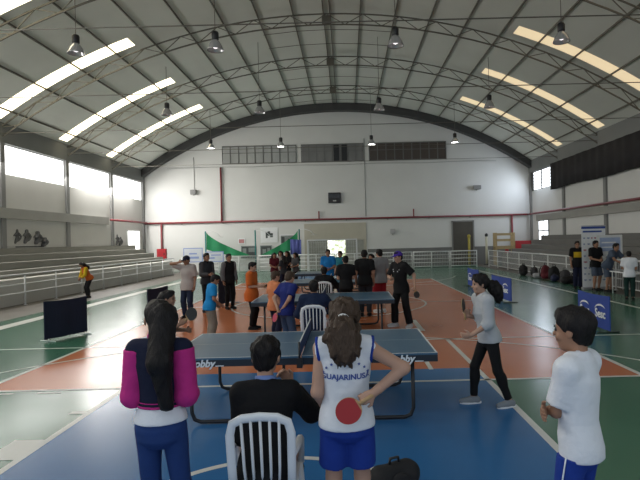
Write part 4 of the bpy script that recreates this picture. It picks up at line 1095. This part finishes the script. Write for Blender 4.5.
# ================================================================== BATS
M_wood = mat('bat_wood', (.45, .28, .13), .5, .15, 20); M_rr = mat('bat_red_rubber', (.36, .016, .02), .55, .05, 20); M_rb = mat('bat_black_rubber', (.012, .012, .013), .55, .05, 20); M_rp = mat('bat_pink_rubber', (.42, .035, .085), .55, .05, 20)
def bat(label, grip, ydir, normal, front, back):
    """grip = middle of the handle, blade extends along ydir, front rubber faces normal"""
    y = unit(ydir); n = A3(normal); n = unit(n-y*(n@y)); x = np.cross(y, n)
    t = empty('table_tennis_bat', label, 'bat', Vector(grip)); M = Matrix((Vector(x), Vector(y), Vector(n))).transposed().to_4x4()
    bl = [(.078*math.cos(a), .125+.082*math.sin(a)) for a in np.linspace(R(-62), R(242), 30)]; bl = bl+[(-.018, .045), (.018, .045)]
    mb = MB(); mb.prism(bl, M @ Matrix.Translation((0, 0, -.003)), .006); mb.build('blade', M_wood, t)
    rub = [(.0765*math.cos(a), .127+.079*math.sin(a)) for a in np.linspace(R(-58), R(238), 30)]
    mb = MB(); mb.prism(rub, M @ Matrix.Translation((0, 0, .0032)), .002); mb.build('rubber', front, t)
    mb = MB(); mb.prism(rub, M @ Matrix.Translation((0, 0, -.0052)), .002); mb.build('rubber', back, t)
    mb = MB(); mb.tube([M @ Vector((0, -.05, 0)), M @ Vector((0, .0, 0)), M @ Vector((0, .052, 0))], [.015, .0125, .014], 8, flat=(1, .8)); mb.build('handle', M_wood, t)
    return t
def held(info, sd, fwd=.07, side=(0, 0, 0)):
    """world position inside the fist of that hand"""
    W = info['W'][sd]; d = unit(W-info['E'][sd]); return world_of(info, W+d*fwd+A3(side))
def wdir(info, v):
    return Matrix.Rotation(info['root'].rotation_euler.z, 3, 'Z') @ Vector(v)

# ================================================================== PEOPLE
c_navy = cloth('navy', (.012, .015, .036)); c_mag = cloth('magenta', (.50, .030, .21)); c_white = cloth('white', (.73, .745, .78), .04); c_jean = cloth('blue_jeans', (.020, .048, .165)); c_jeand = cloth('dark_jeans', (.018, .026, .055))
c_black = cloth('black', (.010, .010, .011)); c_royal = cloth('royal_blue', (.016, .045, .27)); c_grey = cloth('light_grey', (.45, .465, .485), .05); c_dgrey = cloth('dark_grey', (.065, .065, .07)); c_orange = cloth('orange', (.52, .115, .022))
c_sky = cloth('bright_blue', (.012, .22, .52)); c_khaki = cloth('khaki_grey', (.20, .18, .15)); c_beige = cloth('beige_grey', (.40, .36, .34), .05); c_nblue = cloth('deep_blue', (.016, .026, .15)); c_peach = cloth('pale_orange', (.56, .20, .09)); c_polo = cloth('polo_blue', (.015, .17, .45))
c_teal = cloth('teal', (.02, .17, .22)); c_maroon = cloth('maroon', (.09, .012, .02)); c_red = cloth('red', (.25, .012, .02)); c_yel = cloth('yellow', (.55, .36, .02)); c_dgreen = cloth('dark_green', (.012, .035, .03)); c_bluegrey = cloth('blue_grey', (.07, .09, .13)); c_lblue = cloth('pale_blue', (.18, .26, .52)); c_purple = cloth('purple', (.07, .035, .30)); c_char = cloth('charcoal', (.028, .030, .036))
SH_w = (cloth('shoe_white', (.55, .55, .55)), M_white); SH_b = (cloth('shoe_black', (.012, .012, .013)), M_black); SH_g = (cloth('shoe_grey', (.22, .24, .26)), M_plast)

# --- girl in the varsity jacket
p = person('girl in a navy varsity jacket with magenta sleeves, very long dark hair', -1.19, 3.25, 0, 1.66, 'f', M_skin2, vox=.010, head=(24, -6, 0), bulk=.93,
    armL=((.01, .135, -.205), (-.22, -1, 0)), armR=((-.01, .135, -.205), (.22, -1, 0)),
    under=dict(mat=c_white, sleeve=0, hem=.022, fit=.008, name='undershirt', flare=.008),
    top=dict(mat=c_navy, sleeve=1.95, sleeve_mat=c_mag, sleeve_label='magenta sleeve', sleeve_from=-.004, sleeve_fit=.0055, hem=.075, fit=.014, flare=.0, name='jacket', collar_mat=c_mag, collar_label='magenta collar', bands=((.078, .086, c_mag), (.094, .100, c_mag)), band_label='magenta stripe in the hem'),
    bottom=dict(mat=c_jean, len=1.95, fit=.006, name='jeans'), shoes=SH_w, hair=dict(style='long', len=.26, w=.014, off=.034, wave=.025, vol=1.0, sides=False), face=True)

# --- man on the chair
p = person('man in black sitting on the nearest white chair, hand raised to his face', -.575, 3.48, 3, 1.72, 'm', M_skin, vox=.010, pelvis=(0, -.045, .298), lean=13, neck_up=.012, head=(-8, -8, 0), bulk=.93, hs=1.12,
    armR=((.0, .135, -.005), (.75, -.1, -1)), handR=((-.55, .2, .7), (-.3, -.9, 0)), curlR=.8, armL=((.03, .14, -.225), (-.3, -1, -.3)),
    footL=(-.085, .235, 0, 6), footR=(.085, .245, 0, -8), kneeL=(-.2, 1, .8), kneeR=(.35, 1, .8),
    top=dict(mat=c_black, sleeve=1.9, hem=-.05, fit=.014, name='pullover', collar_mat=c_lblue, collar_label='pale blue shirt collar'), bottom=dict(mat=c_black, len=1.95, fit=.010), shoes=SH_b, hair=dict(style='short', wave=.05, vol=1.02), face=True)

# --- woman with the red bat behind her back
p = person('woman seen from behind in a white sleeveless jersey and blue shorts, hand behind her back', -.03, 3.33, 0, 1.62, 'f', M_skin, vox=.010, head=(-4, -6, 0), bulk=1.04,
    armR=((.012, -.105, -.150), (.8, -.6, -.5)), handR=((-.8, -.1, -.45), (0.1, 1, 0)), curlR=1.0, armL=((-.0, .09, -.255), (-.25, -1, 0)),
    top=dict(mat=c_white, sleeve=0, armhole=c_royal, hem=-.018, fit=.013, flare=.002, name='jersey'),
    bottom=dict(mat=c_royal, len=.74, fit=.010, name='shorts'), shoes=SH_w,
    hair=dict(style='pony', mat=M_hairbr, vol=1.22, wave=.10, tie=-.02, pts=[(.0, .035, -.02), (.0, .05, -.06), (.004, .045, -.10), (.0, .03, -.14)], rads=[.042, .058, .055, .025], curls=46, band=M_white), face=True)
me = text_mesh('GUAJARINUSA', .048, bold=.0012, ext=.0006); project_print(p, 'jersey', me, p['P']+p['u']*.185*p['h'], (1, 0, 0), (0, 0, 1), M_blueprint, 'lettering')
mb = MB()
for i in range(9):
    a = R(160-140*i/8); cx, cz = .150*math.cos(a), .115*math.sin(a)-.03
    mb.prism([((.011 if k % 2 == 0 else .005)*math.cos(R(90+36*k))+cx, (.011 if k % 2 == 0 else .005)*math.sin(R(90+36*k))+cz) for k in range(10)], Matrix.Identity(4), .001)
o_ = mb.build('t', M_blueprint); me = o_.data; bpy.data.objects.remove(o_); project_print(p, 'jersey', me, p['P']+p['u']*.195*p['h'], (1, 0, 0), (0, 0, 1), M_blueprint, 'star_print')
gp = held(p, 1, .0, (-.045, -.02, -.03))
bat('red bat held behind the back of the woman in the white jersey', gp, (-.72, -.1, -.42), (.05, -1, .12), M_rr, M_rb)

# --- girl in grey playing at the right end of the table
p = person('girl in a grey sweatshirt and black leggings at the right end of the nearest table', 1.65, 6.17, 98, 1.58, 'f', M_skin, vox=.011, lean=8, head=(-4, -4, 0), pelvis=(0, 0, .515),
    armR=((-.02, .09, -.13), (.5, -1, -.3)), handR=((0, .5, .8), (-1, 0, 0)), curlR=.95, armL=((-.005, .13, -.245), (-.3, -1, 0)), handL=((.2, .95, -.1), (.9, 0, .2)),
    footL=(-.07, -.12, 0, 12), footR=(.07, .10, 0, -5),
    top=dict(mat=c_grey, sleeve=1.35, hem=-.035, fit=.013, flare=.0, name='sweatshirt'), bottom=dict(mat=c_black, len=1.93, fit=.003, name='leggings'), shoes=SH_g,
    hair=dict(style='pony', vol=1.10, wave=.07, tie=-.05, pts=[(0, .03, -.02), (0, .06, -.06), (0, .07, -.10), (0, .065, -.135)], rads=[.045, .052, .045, .020], curls=20), face=True)
bat('black bat raised in front of the girl in grey', held(p, 1, .055), wdir(p, (-.05, .15, .95)), wdir(p, (.55, .85, 0)), M_rb, M_rb)

# --- boy in white, right foreground
p = person('boy in a white T-shirt and blue trousers with folded arms, right foreground', 1.27, 2.9, 42, 1.575, 'm', M_skin2, vox=.010, head=(6, -4, 0), hs=1.12, bulk=.86,
    armR=((-.165, .085, -.165), (1, -.1, -.5)), armL=((.155, .080, -.150), (-1, -.1, -.5)), handR=((-.9, -.3, .1), (.2, -1, .2)), handL=((1, -.2, 0), (0, -1, 0)), curlR=.2, curlL=.2,
    top=dict(mat=c_white, sleeve=.80, hem=-.038, fit=.012, flare=.0, name='tshirt'), bottom=dict(mat=c_royal, len=1.95, fit=.012, stripe=M_logo), shoes=SH_w, hair=dict(style='short', wave=.035, vol=1.05), face=True)

# --- player in the purple cap
p = person('man in black with a purple cap standing at the end of the second table', 1.2, 11.8, 128, 1.72, 'm', M_skin, vox=.014, head=(-10, -8, 0), lean=4,
    armR=((-.07, .14, -.16), (1, -.5, -.3)), armL=((-.13, -.04, -.26), (-.6, -1, 0)), footL=(-.13, -.02, 0, 20), footR=(.09, .04, 0, -15), curlL=.9, curlR=.9,
    top=dict(mat=c_black, sleeve=.85, hem=-.075, fit=.016, name='tshirt'), bottom=dict(mat=c_black, len=1.95, fit=.014, hemw=1.8), shoes=SH_w, hair=dict(style='short', wave=.02, vol=.97), cap=c_purple, face=True)
me = text_mesh('NORTH', .09, bold=.002, res=2); 
for v in me.vertices: pass
mb = MB()
for a, b_, c, d in ((-.11, .10, .02, .045), (-.08, .07, -.02, .0)): mb.box(a, b_, c, d, 0, .001)
o_ = mb.build('t', M_logo); me = o_.data; bpy.data.objects.remove(o_); project_print(p, 'tshirt', me, p['P']+p['u']*.215*p['h'], (-1, 0, 0), (0, 0, 1), M_logo, 'chest_print')
bat('dark bat in the lowered hand of the man in the purple cap', held(p, -1, .07), wdir(p, (-.35, -.1, -.9)), wdir(p, (-.2, 1, 0)), M_rb, M_rb)
bat('red bat held in front of the man in the purple cap', held(p, 1, .06), wdir(p, (-.6, .5, .2)), wdir(p, (.1, 1, .3)), M_rr, M_rb)

# --- left side of the hall
p = person('boy in a loose orange T-shirt at the left end of the second table', -2.22, 11.97, -98, 1.55, 'm', M_skin, vox=.014, head=(-4, -12, 0), hs=1.05,
    armR=((-.02, .155, -.165), (.4, -1, -.3)), armL=((.02, .15, -.18), (-.4, -1, -.3)), curlR=.9, top=dict(mat=c_orange, sleeve=.92, hem=-.10, fit=.020, flare=.014, name='tshirt'), bottom=dict(mat=c_black, len=1.94, fit=.012), shoes=SH_b, hair=dict(style='short', wave=.03), face=True)
bat('dark bat held out by the boy in orange', held(p, 1, .07), wdir(p, (0, .95, .05)), wdir(p, (-.6, 0, .8)), M_rb, M_rb)
p = person('short boy in a bright blue T-shirt and khaki trousers looking down', -2.83, 10.6, -62, 1.37, 'm', M_skin2, vox=.014, head=(-6, -30, 0), hs=1.10, lean=8, armR=((.0, .10, -.26), (.5, -1, 0)), armL=((-.0, .08, -.27), (-.5, -1, 0)),
    top=dict(mat=c_sky, sleeve=.75, hem=-.06, fit=.016, name='tshirt'), bottom=dict(mat=c_khaki, len=1.94, fit=.022), shoes=SH_b, hair=dict(style='short', wave=.02), face=True)
p = person('man in a beige T-shirt and dark cap with one hand raised to his face', -4.32, 14.0, 168, 1.69, 'm', M_skin2, vox=.014, head=(-6, -10, 0), armR=((-.01, .10, .085), (1, .1, .1)), handR=((-.8, .1, .3), (-.2, -1, 0)), armL=None,
    top=dict(mat=c_beige, sleeve=.85, hem=-.075, fit=.018, flare=.01, name='tshirt'), bottom=dict(mat=c_jeand, len=1.94, fit=.012, name='jeans'), shoes=SH_b, hair=dict(style='short', vol=.96), cap=c_navy, face=True)
p = person('tall youth with a dark top and grey sleeves standing behind the boy in bright blue', -4.1, 15.1, -135, 1.73, 'm', M_skin2, vox=.016, bulk=.9, top=dict(mat=c_char, sleeve=1.93, sleeve_mat=c_dgrey, sleeve_label='grey sleeve', hem=-.05, fit=.016, name='jacket', collar_mat=c_black), armR=((-.06, .14, -.17), (.6, -1, -.3)), armL=((.06, .14, -.17), (-.6, -1, -.3)),
    bottom=dict(mat=c_black, len=1.94, fit=.010), shoes=SH_b, hair=dict(style='short'), face=True)
p = person('youth in a black waistcoat over grey sleeves standing left of the boy in orange', -3.60, 15.75, -140, 1.68, 'm', M_skin2, vox=.016, bulk=.94, top=dict(mat=c_black, sleeve=1.93, sleeve_mat=cloth('mid_grey', (.16, .16, .165)), sleeve_label='grey sleeve', hem=-.06, fit=.018, name='waistcoat'), 
    bottom=dict(mat=c_black, len=1.94, fit=.010), shoes=SH_b, hair=dict(style='short'), face=True)
p = person('boy in deep blue seen from behind, hands clasped behind his back', -1.10, 9.2, -42, 1.47, 'm', M_skin, vox=.012, head=(4, -22, 0), hs=1.08, lean=6, armR=((-.075, -.105, -.235), (1, -.6, 0)), armL=((.050, -.125, -.245), (-1, -.6, 0)), curlR=.8, curlL=.8,
    top=dict(mat=c_nblue, sleeve=.72, hem=-.05, fit=.016, name='tshirt'), bottom=dict(mat=cloth('mid_jeans', (.05, .085, .16)), len=1.94, fit=.012, name='jeans'), shoes=SH_w, hair=dict(style='short', mat=M_hairbr, wave=.03))
bat('pink bat held behind the back of the boy in deep blue', held(p, -1, .05, (0, -.02, 0)), wdir(p, (-.35, -.15, -.8)), wdir(p, (-.3, -1, 0)), M_rp, M_rb)
p = person('boy in pale orange standing beside the boy in deep blue', -1.46, 10.25, -55, 1.42, 'm', M_skin, vox=.014, head=(0, -18, 0), hs=1.08, top=dict(mat=c_peach, sleeve=.75, hem=-.06, fit=.015, name='tshirt'), bottom=dict(mat=c_navy, len=1.94, fit=.012), shoes=SH_w, hair=dict(style='short', mat=M_hairbr))
p = person('girl mostly hidden behind the varsity jacket girl, playing at the left table end', -2.28, 6.35, -92, 1.45, 'f', M_skin2, vox=.013, lean=8, head=(0, -4, 0), armR=((.0, .14, -.085), (.4, -.3, -1)), curlR=.9, armL=((.02, .14, -.16), (-.5, -1, -.2)),
    top=dict(mat=c_dgrey, sleeve=.7, hem=-.05, fit=.014, name='tshirt'), bottom=dict(mat=c_navy, len=1.94, fit=.006), shoes=SH_w, hair=dict(style='long', len=.10, w=.012, sides=False), face=True)
bat('black bat held out at the left end of the nearest table', held(p, 1, .065), wdir(p, (.1, .55, .5)), wdir(p, (1, -.2, .2)), M_rb, M_rb)

# --- umpires further back
p = person('umpire in navy seen from behind, seated on the second white chair', -.58, 8.75, 0, 1.72, 'm', M_skin2, vox=.013, pelvis=(0, -.045, .312), lean=8, head=(6, -10, 0), armR=((.02, .19, -.15), (1, -.4, -.4)), armL=((.03, .14, -.215), (-1, -.5, -.2)), footL=(-.085, .235, 0, 6), footR=(.085, .245, 0, -8), kneeL=(-.2, 1, .8), kneeR=(.2, 1, .8),
    top=dict(mat=cloth('dark_blue', (.012, .022, .055)), sleeve=1.9, hem=-.05, fit=.016, name='jacket'), bottom=dict(mat=c_navy, len=1.94, fit=.010), shoes=SH_b, hair=dict(style='short'))
p = person('umpire in dark clothes seen from behind, seated on the third white chair', -.62, 13.55, 0, 1.70, 'm', M_skin2, vox=.016, pelvis=(0, -.045, .312), lean=10, head=(0, -10, 0), armR=((.02, .19, -.15), (1, -.4, -.4)), armL=((.0, .19, -.15), (-1, -.4, -.4)), footL=(-.085, .235, 0, 6), footR=(.085, .245, 0, -8), kneeL=(-.2, 1, .8), kneeR=(.2, 1, .8),
    top=dict(mat=c_black, sleeve=1.9, hem=-.05, fit=.016, name='jacket'), bottom=dict(mat=c_black, len=1.94, fit=.010), shoes=SH_b, hair=dict(style='short'))

# --- spectators around the far tables
fold = dict(armR=((-.135, .115, -.165), (1, -.1, -.5)), armL=((.135, .10, -.150), (-1, -.1, -.5)))
ahead = dict(armR=((-.06, .13, -.20), (.8, -1, -.2)), armL=((.06, .13, -.20), (-.8, -1, -.2)))
def onlooker(label, x, y, hd, h, top, bottom, hair='short', sex='m', v=.018, skin=None, blen=1.94, shoes=SH_b, head=(0, -6, 0), sl=.75, tn='tshirt', bn='trousers', hl=.1, **k):
    return person(label, x, y, hd, h, sex, skin or M_skin2, vox=v, top=dict(mat=top, sleeve=sl, hem=-.06, fit=.015, name=tn), bottom=dict(mat=bottom, len=blen, fit=.012, name=bn), shoes=shoes, hair=dict(style=hair, len=hl), head=head, **k)
onlooker('man in a bright blue polo shirt facing the camera beyond the third table', -.66, 17.7, 178, 1.71, c_polo, c_navy, face=True, tn='polo', **ahead)
onlooker('youth in teal standing just right of the man in the blue polo', -.25, 18.7, 150, 1.62, c_teal, c_navy, face=True)
onlooker('shorter of two in black T-shirts standing behind the second table', -.05, 13.2, 6, 1.61, c_black, c_black, v=.015, skin=M_skin, **ahead)
onlooker('taller of two in black T-shirts standing behind the second table', .44, 13.6, -6, 1.74, c_black, c_char, v=.015)
onlooker('child in maroon standing behind the youth in grey and red', .80, 17.6, 160, 1.52, c_maroon, c_navy, 'long', 'f', v=.018, **ahead)
onlooker('youth in a grey T-shirt and red shorts at the second table', .88, 14.2, 28, 1.74, cloth('mid_light_grey', (.22, .22, .225)), c_red, v=.015, blen=.95, shoes=SH_w, bn='shorts', skin=M_skin)
girls = [('leftmost girl of the huddle beside the farthest table, in maroon', -3.1, 22.0, 200, 1.54, c_maroon, c_navy), ('girl with pale top in the huddle beside the farthest table', -2.93, 22.8, 180, 1.60, c_beige, c_black), ('girl in black in the middle of the huddle beside the farthest table', -2.6, 22.4, 160, 1.60, c_black, c_jeand),
         ('rightmost girl of the huddle beside the farthest table, in dark grey', -2.2, 22.0, 140, 1.53, c_dgrey, c_black), ('shorter girl in dark clothes standing in front of the huddle', -2.62, 21.3, 40, 1.44, c_char, c_navy)]
for g in girls: onlooker(*g, 'long', 'f', v=.021, hl=.12, **ahead)
p = person('person bending over by the left railing in orange and yellow', -10.1, 20.2, 140, 1.48, 'f', M_skin2, vox=.019, lean=26, head=(0, -30, 0), pelvis=(0, -.04, .515), armR=((-.05, .12, -.26), (.6, -.5, .4)), armL=((.05, .12, -.26), (-.6, -.5, .4)),
    top=dict(mat=c_orange, sleeve=1.7, sleeve_mat=c_yel, sleeve_label='yellow sleeve', hem=-.04, fit=.016, name='bib'), bottom=dict(mat=c_black, len=1.94, fit=.010), shoes=SH_b, hair=dict(style='long', len=.10))
p = person('boy in a black T-shirt with a yellow chest block by the roll-up banner', 8.42, 19.05, 172, 1.76, 'm', M_skin2, vox=.018, top=dict(mat=c_black, sleeve=.78, hem=-.07, fit=.018, name='tshirt'), bottom=dict(mat=c_navy, len=1.94, fit=.014), shoes=SH_b, hair=dict(style='short'), face=True)
mb = MB()
for i in range(6):
    for j in range(4): mb.box(-.15+.05*i, -.1+.05*i, -.08+.05*j, -.03+.05*j, 0, .001)
o_ = mb.build('t', c_yel); me = o_.data; bpy.data.objects.remove(o_); project_print(p, 'tshirt', me, p['P']+p['u']*.18*p['h'], (-1, 0, 0), (0, 0, 1), c_yel, 'yellow_print', .006)
onlooker('person in a black top and blue grey shorts standing in front of the roll-up banner', 8.72, 18.28, 195, 1.78, c_black, c_bluegrey, blen=.92, bn='shorts', **ahead)
onlooker('person in dark blue grey leaning over the white folding table', 8.86, 17.72, -150, 1.76, c_bluegrey, c_bluegrey, lean=30, blen=.92, bn='shorts', armR=((-.02, .2, -.2), (1, -.4, 0)), armL=((.02, .2, -.2), (-1, -.4, 0)))
onlooker('short boy in a white T-shirt and dark green trousers at far right, back turned', 8.42, 15.56, -28, 1.47, c_white, c_dgreen, v=.017, **ahead)
